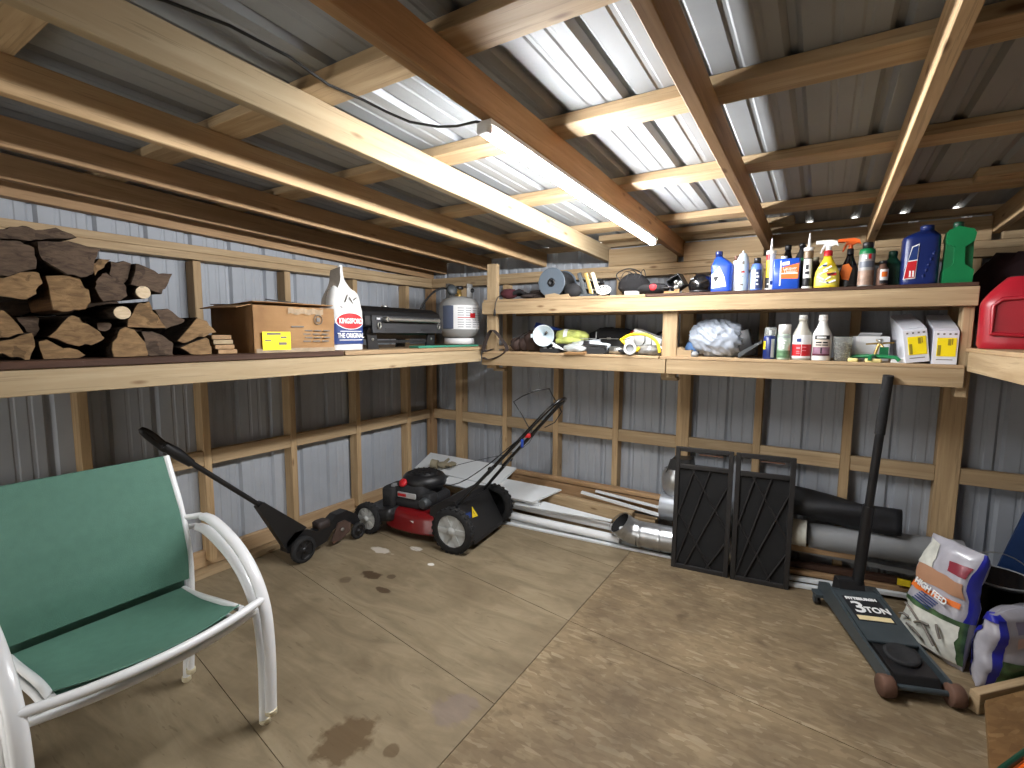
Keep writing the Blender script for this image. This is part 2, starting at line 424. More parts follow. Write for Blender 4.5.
# floor: dark base with butted sheets of plywood (left) and strand board (right)
def plywood_mat():
    m, nt, b = newmat('plywood_floor')
    vec = coords(nt, (1.3, 5.0, 1), rand=False); v2 = coords(nt, rand=False)
    f = tex(nt, vec, 1.7, 6, 0.62, 1.2); g = tex(nt, v2, 2.6, 5, 0.6); h = tex(nt, coords(nt, (6, 40, 1), rand=False), 1.3, 4)
    c = ramp(nt, f, [(0.25, lin((112, 99, 78))), (0.5, lin((134, 120, 96))), (0.75, lin((150, 136, 111)))])
    c = mix(nt, c, lin((106, 92, 71)), mth(nt, 'MULTIPLY', ramp(nt, g, [(0.46, (0, 0, 0, 1)), (0.72, (1, 1, 1, 1))]), 0.7))
    c = mix(nt, c, lin((88, 72, 54)), mth(nt, 'MULTIPLY', mth(nt, 'GREATER_THAN', h, 0.66), 0.35))
    geo = nd(nt, 'ShaderNodeNewGeometry'); wob = nd(nt, 'ShaderNodeTexNoise'); wob.inputs['Scale'].default_value = 14; wob.inputs['Detail'].default_value = 4
    def spot(x, y, rx_, ry_, col, k):
        nonlocal c
        s = nd(nt, 'ShaderNodeVectorMath', operation='SUBTRACT'); nt.links.new(geo.outputs['Position'], s.inputs[0]); s.inputs[1].default_value = (x, y, 0)
        q = nd(nt, 'ShaderNodeVectorMath', operation='MULTIPLY'); nt.links.new(s.outputs[0], q.inputs[0]); q.inputs[1].default_value = (1 / rx_, 1 / ry_, 0)
        l = nd(nt, 'ShaderNodeVectorMath', operation='LENGTH'); nt.links.new(q.outputs[0], l.inputs[0])
        d = mth(nt, 'ADD', l.outputs['Value'], mth(nt, 'MULTIPLY_ADD', wob.outputs['Fac'], 1.6, -0.8))
        c = mix(nt, c, lin(col), mth(nt, 'MULTIPLY', ramp(nt, d, [(0.75, (1, 1, 1, 1)), (1.0, (0, 0, 0, 1))]), k))
    nt.links.new(geo.outputs['Position'], wob.inputs['Vector'])
    spot(0.83, -1.53, .075, .05, (62, 44, 28), .85); spot(1.03, -1.62, .06, .03, (62, 44, 28), .8); spot(0.74, -1.66, .04, .04, (70, 50, 32), .5); spot(.95, -1.48, .03, .03, (62, 44, 28), .6)
    spot(1.72, -2.45, .10, .13, (84, 64, 40), .75); spot(1.97, -2.12, .10, .10, (120, 106, 104), .5); spot(1.9, -2.4, .03, .03, (84, 64, 40), .6)
    spot(0.62, -1.25, .10, .04, (222, 216, 206), .6); spot(1.05, -1.22, .025, .02, (235, 232, 226), .9); spot(0.8, -1.1, .06, .03, (222, 218, 210), .6)
    nt.links.new(c, b.inputs['Base Color']); b.inputs['Roughness'].default_value = 0.7; b.inputs['Specular IOR Level'].default_value = 0.25
    bump(nt, b, f, 0.1, 0.004); return m
def osb_mat(name='strand_board_floor', tone=(1, 1, 1)):
    m, nt, b = newmat(name); c = None; hgt = None
    for k, (rot, sx, sy) in enumerate(((0.35, 17, 52), (1.55, 15, 46), (2.55, 18, 58))):
        vo = nd(nt, 'ShaderNodeTexVoronoi'); vo.inputs['Scale'].default_value = 1.0
        nt.links.new(coords(nt, (sx, sy, 1), (0, 0, rot), rand=False, loc=(k * 3.1, k * 1.7, 0)), vo.inputs['Vector'])
        se = nd(nt, 'ShaderNodeSeparateColor'); nt.links.new(vo.outputs['Color'], se.inputs[0])
        cc = ramp(nt, se.outputs[0], [(0.0, lin((121, 104, 79))), (0.45, lin((132, 114, 88))), (0.85, lin((140, 123, 96))), (1.0, lin((154, 139, 113)))])
        if c is None: c = cc; hgt = se.outputs[1]
        else: c = mix(nt, c, cc, mth(nt, 'GREATER_THAN', se.outputs[1], 0.6))
    g = tex(nt, coords(nt, rand=False), 2.2, 6, 0.65); g2 = tex(nt, coords(nt, (1, 1, 1), rand=False, loc=(4, 2, 0)), 9, 4)
    c = mix(nt, c, lin((92, 78, 60)), mth(nt, 'MULTIPLY', ramp(nt, g, [(0.40, (0, 0, 0, 1)), (0.70, (1, 1, 1, 1))]), 0.85))
    c = mix(nt, c, lin((80, 66, 48)), mth(nt, 'MULTIPLY', ramp(nt, g2, [(0.62, (0, 0, 0, 1)), (0.75, (1, 1, 1, 1))]), 0.6))
    c = mix(nt, c, (tone[0], tone[1], tone[2], 1), 1.0, 'MULTIPLY')
    nt.links.new(c, b.inputs['Base Color']); b.inputs['Roughness'].default_value = 0.68; b.inputs['Specular IOR Level'].default_value = 0.25
    bump(nt, b, hgt, 0.12, 0.003); return m
M_['plyfloor'] = plywood_mat(); M_['osb'] = osb_mat()
fl = struct(MB().box(((X1) / 2, Y0 / 2, -0.045), (X1 + 0.4, -Y0 + 0.4, 0.05)).build('floor', pm('subfloor', (52, 40, 28), 0.9)))
def seam(s, x, y0): return y0 - s * (x - 2.09)
def panel(xa, xb, ya, yb, s, mat, nm):
    g = 0.0016; o = [(xa + g, seam(s, xa, ya) + g), (xb - g, seam(s, xb, ya) + g), (xb - g, seam(s, xb, yb) - g), (xa + g, seam(s, xa, yb) - g)]
    struct(MB().prism(o, -0.019, 0.0).build(nm, mat, fl))
for ya, yb in ((-6.2, -4.81), (-4.81, -4.11), (-4.11, -3.41), (-3.41, -2.72), (-2.72, -2.006), (-2.006, -1.305), (-1.305, -0.6), (-0.6, 0.4)):
    panel(-0.2, 2.09, ya, yb, 0.153, M_['plyfloor'], 'plywood_sheet')
for ya, yb in ((-6, -4.11), (-4.11, -2.72), (-2.72, -1.305), (-1.305, 0.5)):
    panel(2.09, 4.53, ya, yb, 0.13, M_['osb'], 'strand_board_sheet')
panel(4.53, 5.0, -6, 0.5, 0.13, M_['osb'], 'strand_board_sheet')

# ------------------------------------------------------------------ lamp, daylight
def emit(name, rgb, s):
    m, nt, b = newmat(name); c = lin(rgb)
    b.inputs['Base Color'].default_value = c; b.inputs['Emission Color'].default_value = c; b.inputs['Emission Strength'].default_value = s
    f = tex(nt, coords(nt), 3); nt.links.new(ramp(nt, f, [(0, sc4(c, .98)), (1, c)]), b.inputs['Emission Color'])
    return m
LAMP = 200.0
lm = T('tube_light', 'lit white LED tube light under the brown middle rafter', 'light', (2.262, -1.465, rz_(-1.465)))
sl = math.degrees(math.atan(SL)); LM_ = Rx(-sl)
MB().box((0, 0, -0.008), (0.05, 1.72, 0.016), LM_).build('housing', M_['white'], lm, bev=.003)
for yy in (-0.855, 0.855): MB().rbox((0, yy, -0.024), (0.044, 0.03, 0.034), 0.008, LM_).build('end_cap', M_['white'], lm)
tb = MB().tube([(0, -0.84, -0.030), (0, 0.84, -0.030)], 0.0165, 10, LM_).build('tube', emit('led_tube', (252, 253, 255), LAMP), lm)
o = MB().tube([(2.262, -2.325, 2.132), (2.242, -2.335, 2.138), (2.144, -2.300, 2.158), (2.054, -2.285, 2.180), (1.96, -2.317, 2.203), (1.90, -2.366, 2.232), (1.870, -2.43, 2.249), (1.856, -2.55, 2.250), (1.872, -2.69, 2.262), (1.855, -2.837, 2.272), (1.80, -2.954, 2.285), (1.77, -3.07, 2.270)], 0.0045, 6).build('electric_cable', M_['black'])
tag(o, 'thin black power cord drooping from the tube light to the roof boards', 'cord')
sc = bpy.context.scene
w = D.worlds.new('world'); sc.world = w; w.use_nodes = True
w.node_tree.nodes['Background'].inputs[0].default_value = (1.0, 0.97, 0.92, 1); w.node_tree.nodes['Background'].inputs[1].default_value = 2.7
sc.view_settings.view_transform = 'Standard'; sc.view_settings.look = 'None'; sc.view_settings.gamma = 1.0; sc.view_settings.exposure = 0.64
sc.view_settings.use_curve_mapping = False
sc.cycles.max_bounces = 10; sc.cycles.diffuse_bounces = 6; sc.cycles.use_denoising = True
sc.cycles.sample_clamp_indirect = 6.0

# ------------------------------------------------------------------ shelves
sh = T('wall_shelf', 'long wooden shelf on the left wall carrying the firewood and the grill', 'shelf', (0.47, -2.2, 1.30))
lumber('front_beam', (0.922, -4.2, 1.3475), (0.922, -0.507, 1.3475), 0.038, 0.089, M_['pine_pale'], sh)
lab(lumber('deck_board', (0.475, -4.2, 1.405), (0.475, -1.79, 1.405), 0.952, 0.026, M_['pine_dark'], sh), 'dark reddish brown deck board')
lumber('deck_board', (0.475, -1.78, 1.404), (0.475, -0.02, 1.404), 0.95, 0.024, M_['ply'], sh)
lumber('ledger', (0.021, -4.2, 1.3475), (0.021, -0.05, 1.3475), 0.038, 0.089, M_['pine_old'], sh)
for y in (-3.6, -2.99, -2.38, -1.77, -1.16, -0.55): lumber('cross_joist', (0.042, y, 1.3475), (0.9, y, 1.3475), 0.038, 0.086, M_['pine_old'], sh)

su = T('shelf_unit', 'two-tier open wooden shelf along the back wall holding bottles and tools', 'shelf', (2.33, -0.25, 1.277))
lumber('top_beam', (0.945, -0.486, 1.7035), (3.735, -0.486, 1.7035), 0.038, 0.089, M_['pine'], su)
lumber('bottom_beam', (0.945, -0.486, 1.3215), (2.332, -0.486, 1.3215), 0.038, 0.089, M_['pine'], su)
lumber('bottom_beam', (2.338, -0.486, 1.3215), (3.712, -0.486, 1.3215), 0.038, 0.089, M_['pine'], su)
for x, z0, z1 in ((1.008, 1.25, 2.035), (2.34, 1.25, 1.746)):
    lumber('post', (x, -0.446, z0), (x, -0.446, z1), 0.089, 0.038, M_['pine'], su, up=(0, 1, 0))
lumber('post', (3.712, -0.422, 1.23), (3.712, -0.422, 1.657), 0.089, 0.042, M_['pine'], su, up=(1, 0, 0))
lumber('top_deck', (0.96, -0.254, 1.757), (2.19, -0.254, 1.757), 0.506, 0.018, M_['ply'], su)
lab(lumber('top_deck', (2.195, -0.254, 1.757), (3.73, -0.254, 1.757), 0.508, 0.018, M_['pine_dark'], su), 'dark edged deck panel')
lumber('bottom_deck', (0.96, -0.254, 1.375), (2.29, -0.254, 1.375), 0.506, 0.018, M_['ply'], su)
lumber('bottom_deck', (2.295, -0.254, 1.375), (3.71, -0.254, 1.375), 0.506, 0.018, M_['ply'], su)
for z in (1.3215, 1.7035): lumber('ledger', (0.96, -0.021, z), (3.71, -0.021, z), 0.038, 0.087, M_['pine_old'], su)
for x, y in ((1.0, -0.40), (2.29, -0.40)): lumber('support_block', (x, y, 1.24), (x + .1, y, 1.24), 0.06, 0.02, M_['pine'], su)

rs = T('wall_shelf', 'wooden shelf along the right wall under the red fuel can', 'shelf', (4.2, -1.9, 1.357))
lumber('front_beam', (3.735, -3.3, 1.4015), (3.735, -0.512, 1.4015), 0.038, 0.089, M_['pine'], rs)
lumber('deck_board', (3.80, -3.3, 1.455), (3.80, -0.02, 1.455), 0.17, 0.018, M_['ply'], rs)
lumber('deck_board', (4.30, -3.3, 1.455), (4.30, -0.02, 1.455), 0.80, 0.018, M_['ply'], rs)
lumber('ledger', (X1 - 0.022, -3.3, 1.4015), (X1 - 0.022, -0.05, 1.4015), 0.038, 0.087, M_['pine_old'], rs)

# ------------------------------------------------------------------ stacked patio chairs
M_['sling'] = pm('green_sling_fabric', (80, 122, 106), 0.75, var=0.06, scale=30, bmp=0.15, bscale=300)
def patio_chair(name, label, M):
    """local: faces +x, feet on z=0, centred in y"""
    t = T(name, label, 'chair', M=M, group='stacked green patio chairs')
    hw = 0.338
    for s in (-1, 1):
        y = s * hw
        # arm and front leg: one bent flat-oval tube
        pts = [(-0.02, y, 0.698), (0.04, y, 0.700), (0.15, y, 0.668), (0.25, y, 0.622), (0.335, y, 0.55), (0.390, y, 0.46), (0.410, y, 0.37), (0.416, y, 0.22), (0.405, y, 0.02)]
        fr = smooth_path(pts, 3)
        MB().tube(fr, 0.0155, 12, flat=1.45, up=(0, 1, 0)).build('armrest', M_['white_paint'], t)
        MB().lathe([(0.016, 0.0), (0.022, 0.006), (0.022, 0.022)], 10, Tm(0.405, y, 0)).build('foot_cap', M_['cap_cream'], t)
        # upright of the back and rear leg
        y2 = s * (hw - 0.052)
        up = smooth_path([(-0.20, y2, 0.938), (-0.170, y2, 0.88), (-0.09, y2, 0.72), (-0.045, y2, 0.55), (-0.05, y2, 0.40), (-0.075, y2, 0.2), (-0.10, y2, 0.02)], 3)
        MB().tube(up, 0.014, 8).build('back_upright', M_['white_paint'], t)
        MB().lathe([(0.012, 0.0), (0.018, 0.006), (0.018, 0.024)], 10, Tm(-0.10, y2, 0)).build('foot_cap', M_['cap_cream'], t)
        MB().tube([(-0.085, y2, 0.695), (-0.05, y, 0.697), (-0.01, y, 0.698)], 0.012, 8).build('arm_bracket', M_['white_paint'], t)
        MB().tube(smooth_path([(0.375, s * (hw - .075), 0.455), (0.25, s * (hw - .082), 0.445), (0.05, s * (hw - .082), 0.415), (-0.05, s * (hw - .080), 0.41)], 3), 0.012, 8).build('seat_side_rail', M_['white_paint'], t)
    n = 14
    fr = [(0.385 + 0.045 * (1 - (2 * i / n - 1) ** 2), hw * (2 * i / n - 1), 0.462 - 0.012 * (1 - (2 * i / n - 1) ** 2)) for i in range(n + 1)]
    MB().tube(fr, 0.0150, 10).build('front_rail', M_['white_paint'], t)
    MB().tube([(-0.052, -hw + .05, 0.40), (-0.052, hw - .05, 0.40)], 0.011, 8).build('rear_rail', M_['white_paint'], t)
    def seat(u, v):
        y = (hw - 0.084) * (2 * v - 1); q = 1 - (2 * v - 1) ** 2
        x = -0.05 + u * (0.425 + 0.045 * q)
        return (x, y, 0.418 + 0.048 * u - 0.028 * math.sin(PI * u) * (0.4 + .6 * q) + 0.012 * (1 if u > .97 else 0) - 0.01 * q * u)
    MB().grid(seat, 16, 12, thick=0.004).build('seat', M_['sling'], t)
    def back(u, v):
        y = (hw - 0.063) * (2 * v - 1); q = 1 - (2 * v - 1) ** 2; z = 0.452 + u * 0.483
        xx = [(-0.048, .452), (-0.043, .56), (-0.088, .72), (-0.172, .88), (-0.200, .936)]
        for (a, za), (b, zb) in zip(xx, xx[1:]):
            if za <= z <= zb + 1e-6: x = a + (b - a) * (z - za) / (zb - za); break
        return (x + 0.006 - 0.03 * q * math.sin(PI * min(1, u * 1.0)) * .6, y, z)
    MB().grid(back, 16, 12, thick=0.004).build('backrest', M_['sling'], t)
    for z, x in ((0.452, -0.048), (0.935, -0.200)):
        MB().tube([(x, -hw + .05, z), (x, hw - .05, z)], 0.007, 8).build('back_rail', M_['sling'], t)
    return t
def smooth_path(p, k=3):
    p = [V(q) for q in p]
    for _ in range(k - 1):
        o = [p[0]]
        for a, b in zip(p, p[1:]): o += [a.lerp(b, 0.25), a.lerp(b, 0.75)]
        o.append(p[-1]); p = o
    return p
patio_chair('patio_chair', 'lower green sling patio chair, feet on the floor, nested under the other', Tm(0.985, -2.908, 0))
patio_chair('patio_chair', 'upper green sling patio chair on top of the two-chair stack', Tm(1.030, -2.908, 0.055))

# ------------------------------------------------------------------ wheel helper (axis local y)
def wheel(parent, c, R, w, rub, hub_mat, spokes=0, side=1, name='wheel', tread=True):
    m = MB(); A = Rx(90); M = Tm(*c) @ A
    prof = [(R * .72, -w / 2), (R * .9, -w / 2), (R, -w / 2 * .6), (R, w / 2 * .6), (R * .9, w / 2), (R * .72, w / 2)]
    m.lathe(prof + [prof[0]], 28, M, caps=False)
    if tread:
        for k in range(24):
            a = 2 * PI * k / 24
            for s in (-1, 1):
                m.box((0, 0, 0), (R * .035, R * .13, w * .42), M @ Rz(math.degrees(a)) @ Tm(R * 1.0, 0, s * w * .24) @ Rx(20 * s))
    t = m.build(name, rub, parent)
    h = MB()
    h.lathe([(R * .86, -w * .3), (R * .86, w * .46), (R * .78, w * .50), (R * .74, w * .25), (R * .20, w * .30), (R * .17, w * .62), (R * .06, w * .66), (0.001, w * .66)], 28, M @ (Rx(180) if side > 0 else Matrix()), caps=False)
    for k in range(spokes):
        h.box((0, 0, 0), (R * .50, R * .20, w * .12), M @ (Rx(180) if side > 0 else Matrix()) @ Rz(360 * k / spokes) @ Tm(R * .43, 0, w * .34))
    h.build('hub', hub_mat, t)
    return t

# ------------------------------------------------------------------ lawn mower (local +x forward, +y = near side)
mw = T('lawn_mower', 'red and black push lawn mower with grey wheels by the back corner', 'lawn mower', (0.66, -0.75, 0), 186.3)
M_['hub_grey'] = pm('grey_hub_plastic', (176, 178, 176), 0.45, var=0.06)
deck = []
out = []
for k in range(28):
    a = 2 * PI * k / 28; ca, sa = math.cos(a), math.sin(a)
    out.append((0.035 + 0.335 * abs(ca) ** .75 * (1 if ca > 0 else -1), 0.262 * abs(sa) ** .8 * (1 if sa > 0 else -1)))
R_ = [[(x * k, y * k, z) for x, y in out] for z, k in ((0.055, 1.0), (0.062, 1.03), (0.072, 1.02), (0.15, 0.99), (0.185, 0.95), (0.20, 0.86), (0.205, 0.6))]
MB().rings(R_).build('deck', M_['mower_red'], mw)
wheel(mw, (-0.37, 0.30, 0.160), 0.160, 0.055, M_['rubber'], M_['hub_grey'], 6, 1)
wheel(mw, (-0.37, -0.30, 0.160), 0.160, 0.055, M_['rubber'], M_['black'], 6, -1)
wheel(mw, (0.39, 0.30, 0.118), 0.118, 0.05, M_['rubber'], M_['hub_grey'], 8, 1)
wheel(mw, (0.39, -0.30, 0.118), 0.118, 0.05, M_['rubber'], M_['black'], 8, -1)
MB().rbox((0.31, 0.08, 0.19), (0.30, 0.44, 0.09), 0.03, Ry(8)).rbox((0.36, -0.05, 0.13), (0.12, 0.5, 0.10), 0.03).build('front_cover', M_['black'], mw)
MB().tube([(0.39, -.28, .118), (0.39, .28, .118)], 0.012, 8).build('front_axle', M_['dark_grey'], mw)
MB().tube([(-0.37, -.28, .16), (-0.37, .28, .16)], 0.012, 8).build('rear_axle', M_['dark_grey'], mw)
# rear discharge housing and flap
MB().prism([(-0.12, 0.06), (-0.12, 0.26), (-0.24, 0.325), (-0.33, 0.33), (-0.50, 0.05)], -0.215, 0.215, Rx(90)).build('rear_housing', M_['black'], mw, bev=.006)
fp = MB().box((-0.425, 0, 0.19), (0.012, 0.44, 0.27), Tm(-0.425, 0, .19) @ Ry(31) @ Tm(.425, 0, -.19)).build('rear_flap', M_['black'], mw, bev=.003)
# warning sticker and blue sticker on the near side of the rear housing
FL_ = Tm(-.425, 0, .19) @ Ry(31)
SIDE = Matrix(((0, 0, 1, 0), (1, 0, 0, 0), (0, 1, 0, 0), (0, 0, 0, 1)))      # prism plane -> (y, z), thickness along x
st = MB().prism([(0.06, 0.0), (0.13, 0.01), (0.075, 0.08)], -0.009, -0.0065, FL_ @ SIDE).build('warning_sticker', M_['yellow'], mw)
text('sticker_mark', '!', 0.05, M_['ink'], mw, FL_ @ Tm(-.0095, .090, .028) @ Rz(-90))
MB().prism([(0.13, 0.02), (0.19, 0.02), (0.18, 0.06), (0.12, 0.055)], -0.009, -0.0065, FL_ @ SIDE).build('blue_sticker', M_['ink_blue'], mw)
MB().box((0.02, 0.2585, 0.135), (0.045, 0.002, 0.022), Tm(0, 0, 0) @ Ry(0)).build('deck_sticker', M_['ink_white'], mw)
# engine
en = MB()
en.rbox((0.12, 0, 0.235), (0.36, 0.36, 0.10), 0.05)
en.rbox((0.12, 0.02, 0.31), (0.29, 0.30, 0.12), 0.05)
en.rbox((0.28, 0.10, 0.26), (0.12, 0.22, 0.16), 0.03)
for k in range(5): en.rbox((0.22, 0.0, 0.225 + 0.022 * k), (0.14, 0.30, 0.010), 0.03)
en.rbox((-0.02, 0.10, 0.27), (0.12, 0.12, 0.10), 0.03)
en.build('engine_block', M_['black_matte'], mw)
sh_ = MB().lathe([(0.165, 0.345), (0.175, 0.365), (0.172, 0.40), (0.15, 0.425), (0.135, 0.43)], 26, Tm(0.09, -0.01, 0) @ Sc(1.0, 0.93, 1), caps=False)
sh_.lathe([(0.135, 0.43), (0.13, 0.422), (0.10, 0.43), (0.098, 0.445), (0.03, 0.445), (0.001, 0.44)], 26, Tm(0.09, -0.01, 0) @ Sc(1, .93, 1), caps=False)
for k in range(14): sh_.box((0.075, 0, 0.4445), (0.05, 0.010, 0.008), Tm(0.09, -0.01, 0) @ Rz(k * 360 / 14))
sh_.build('starter_shroud', M_['black'], mw)
MB().lathe([(0.03, 0), (0.034, 0.012), (0.03, 0.022), (0.001, 0.024)], 14, Tm(0.17, 0.145, 0.375) @ Rx(-50)).build('fuel_cap', M_['ink_red'], mw)
MB().rbox((0.24, 0.135, 0.335), (0.10, 0.05, 0.045), 0.015).build('air_filter_cover', M_['grey_plastic'], mw)
lb = MB().rbox((0.115, 0.182, 0.300), (0.17, 0.012, 0.038), 0.005).build('name_plate', M_['silver_print'], mw)
MB().box((0.155, 0.1895, 0.300), (0.075, 0.003, 0.02)).build('name_lettering', M_['ink_red'], lb)
MB().lathe([(0.035, 0), (0.04, .01), (0.04, .06), (0.03, .07)], 14, Tm(-0.04, 0.13, 0.26) @ Rx(-90)).build('muffler', M_['dark_grey'], mw)
# handle
lo = [(-0.30, 0.20, 0.25), (-0.36, 0.19, 0.33), (-0.60, 0.135, 0.60)]
for s in (1, -1):
    MB().tube([(x, s * y, z) for x, y, z in lo], 0.0125, 8).build('lower_handle', M_['black'], mw)
    MB().lathe([(0.016, -0.012), (0.02, 0), (0.016, 0.012)], 10, Tm(-0.585, s * 0.155, 0.585) @ Rx(90)).build('handle_knob', M_['black'], mw)
u = [(-0.54, 0.125, 0.535), (-0.80, 0.105, 0.82), (-0.97, 0.095, 1.01), (-1.03, 0.085, 1.065), (-1.05, 0.05, 1.085)]
pth = u + [(x, -y, z) for x, y, z in reversed(u)]
MB().tube(smooth_path(pth, 3), 0.0125, 8).build('upper_handle', M_['black_gloss'], mw)
bl = [(-0.86, 0.10, 0.87), (-0.80, 0.115, 0.98), (-0.74, 0.115, 1.06), (-0.80, 0.11, 1.10), (-0.90, 0.10, 1.145), (-0.95, 0.0, 1.15), (-0.93, -0.10, 1.10), (-1.0, -0.115, 0.98), (-0.95, -0.115, 0.90), (-0.88, -0.10, 0.86)]
MB().tube(bl, 0.004, 6).build('bail_bar', M_['black'], mw)
MB().tube(smooth_path([(-0.87, 0.1, 0.88), (-0.75, 0.13, 0.78), (-0.55, 0.13, 0.60), (-0.3, 0.16, 0.42), (0.0, 0.12, 0.38)], 3), 0.0035, 6).build('control_cable', M_['black'], mw)
MB().tube(smooth_path([(-0.84, -0.09, 0.86), (-0.7, -0.14, 0.66), (-0.3, -0.12, 0.55), (0.05, -0.03, 0.43)], 3), 0.002, 5).build('pull_cord', M_['black'], mw)
MB().rbox((-0.80, 0.10, 0.785), (0.012, 0.03, 0.065), 0.004).build('blue_tag', M_['blue'], mw)
MB().rbox((-0.83, 0.09, 0.835), (0.05, 0.03, 0.03), 0.008).build('cable_clamp', M_['ink_red'], mw)

# ------------------------------------------------------------------ lawn edger beside the left wall (local = world axes, origin on the floor)
ed = T('lawn_edger', 'black electric lawn edger with long shaft leaning by the left wall', 'edger', (0.29, -1.45, 0))
wheel(ed, (0.02, -0.205, 0.088), 0.088, 0.04, M_['rubber'], M_['black'], 5, 1, tread=False).matrix_local = Tm(0.03, -0.205, 0.088) @ Rz(-90) @ Tm(-0.02, 0.205, -0.088)
wheel(ed, (0.02, 0.25, 0.06), 0.06, 0.03, M_['rubber'], M_['black'], 4, 1, tread=False).matrix_local = Tm(0.03, 0.25, 0.06) @ Rz(-90) @ Tm(-0.02, -0.25, -0.06)
MB().prism([(-0.30, 0.09), (-0.30, 0.16), (-0.24, 0.21), (-0.15, 0.20), (-0.08, 0.16), (0.0, 0.17), (0.09, 0.225), (0.18, 0.23), (0.26, 0.18), (0.30, 0.11), (0.24, 0.10), (0.20, 0.13), (0.12, 0.15), (0.05, 0.12), (0.0, 0.06), (-0.10, 0.045), (-0.2, 0.05)], -0.075, 0.0, SIDE).build('body', M_['black'], ed, bev=.006)
MB().rbox((-0.04, -0.01, 0.182), (0.09, 0.10, 0.055), 0.02).build('motor_housing', pm('brown_black_plastic', (52, 42, 39), .6), ed)
MB().prism([(0.03, 0.055), (0.06, 0.11), (0.09, 0.165), (0.15, 0.17), (0.20, 0.13), (0.19, 0.075), (0.13, 0.05), (0.10, 0.035)], 0.004, 0.016, SIDE).build('blade_guard', pm('brown_guard', (78, 60, 52), .65, var=.2), ed, bev=.003)
MB().box((0.012, 0.10, 0.028), (0.006, 0.11, 0.014), Rx(12)).build('blade', M_['rust'], ed)
MB().lathe([(0.013, 0), (0.013, .008), (0.001, .01)], 12, Tm(0.016, 0.12, 0.11) @ Ry(90)).build('blade_bolt', M_['steel'], ed)
MB().prism([(-0.305, 0.12), (-0.15, 0.215), (-0.44, 0.475), (-0.475, 0.445)], -0.055, 0.0, SIDE).build('neck', M_['black'], ed, bev=.008)
MB().tube([(-0.03, -0.45, 0.452), (-0.005, -0.86, 0.835)], 0.0145, 10).build('shaft', M_['black'], ed)
MB().tube([(-0.008, -0.83, 0.805), (-0.002, -0.90, 0.875), (0.0, -0.96, 0.93)], [0.022, 0.03, 0.024], 10).tube(smooth_path([(0, -0.95, 0.925), (0, -1.01, 1.0), (0.0, -1.06, 1.035), (0, -1.03, .99), (0, -0.955, .905)], 3), 0.016, 8).build('grip', M_['black'], ed)

# ------------------------------------------------------------------ boards and pipes along the back wall
g = 'boards stacked along the back wall'
def board(name, label, p0, p1, w, t, mat, cat, group=g, up=(0, 0, 1)):
    o = lumber(name, p0, p1, w, t, mat, None, up=up); return tag(o, label, cat, group)
# two low sleepers carry the pile
board('timber', 'thick pale timber lying level at the back of the board pile', (0.62, -0.075, 0.09), (2.20, -0.075, 0.09), 0.08, 0.18, M_['pine'], 'timber')
board('timber', 'square pine timber in front of the long brown board', (0.98, -0.175, 0.228), (2.05, -0.154, 0.182), 0.07, 0.095, M_['pine'], 'timber')
board('plank', 'long brown plank topmost along the back wall behind the timbers', (0.44, -0.035, 0.335), (2.50, -0.035, 0.335), 0.055, 0.030, M_['pine_old'], 'plank')
board('plank', 'brown plank on edge under the topmost plank at the back wall', (0.60, -0.03, 0.26), (2.45, -0.03, 0.255), 0.045, 0.11, M_['pine_old'], 'plank')
o = MB().prism([(0.0, -0.045), (0.97, -0.045), (0.93, -0.30), (0.0, -0.29)], -0.008, 0.008, Tm(0, 0, 0)).build('white_sheet', M_['white_board'])
o.matrix_world = Tm(-0.02 + 0.03, 0, 0.362) @ Tm(0, -0.045, 0) @ Rx(24) @ Tm(0, 0.045, 0)
tag(o, 'large white panel sloping in the corner behind the mower engine', 'panel', g)
o = MB().prism([(0.42, -0.16), (1.47, -0.16), (1.32, -0.375), (0.42, -0.375)], -0.007, 0.007).build('white_sheet', M_['white_board'])
o.matrix_world = Tm(0, 0, 0.29) @ Tm(0, -0.16, 0) @ Rx(20) @ Tm(0, 0.16, 0)
tag(o, 'white panel lying behind the mower rear wheel, end cut off square', 'panel', g)
o = MB().prism([(1.16, -0.262), (1.3, -0.26), (1.93, -0.275), (1.93, -0.30), (1.16, -0.385)], -0.005, 0.005).build('white_strip', M_['white_board'])
o.matrix_world = Tm(0.0, 0, 0.245) @ Tm(0, -0.26, 0) @ Rx(16) @ Ry(2.0) @ Tm(0, 0.26, 0)
tag(o, 'long white tapering strip in front of the square timber', 'strip', g)
for lbl, p0, p1, w, t in (('upper thin white trim strip near the duct elbow', (1.72, -0.07, 0.303), (2.32, -0.09, 0.27), 0.022, 0.018), ('lower thin white trim strip near the duct elbow', (1.62, -0.115, 0.288), (2.24, -0.13, 0.235), 0.028, 0.02)):
    board('white_trim', lbl, p0, p1, w, t, M_['white_board'], 'trim strip')
for lbl, p0, p1, r in (('thick white tube nearest the floor at the front of the pile', (0.98, -0.325, 0.062), (1.99, -0.262, 0.046), 0.030), ('white tube lying second from the front of the pile', (0.97, -0.27, 0.125), (1.99, -0.215, 0.104), 0.026), ('short white tube end behind the mower rear wheel', (0.93, -0.30, 0.165), (1.35, -0.25, 0.16), 0.022)):
    o = MB()
    d = (V(p1) - V(p0)).normalized()
    o.tube([p0, p1], r, 14, caps=False).tube([V(p1), V(p0)], r * .88, 14, caps=False)
    for p, s in ((V(p0), -1), (V(p1), 1)):
        o.tube([p + d * 0.0, p + d * s * 0.004], r * 1.04, 14)
    tag(o.build('white_tube', M_['white_paint']), lbl, 'tube', 'white tubes by the back wall')
board('white_trim', 'flat white trim board lying on the floor in front of the tubes', (1.02, -0.375, 0.008), (2.36, -0.262, 0.008), 0.035, 0.016, M_['white_board'], 'trim strip')
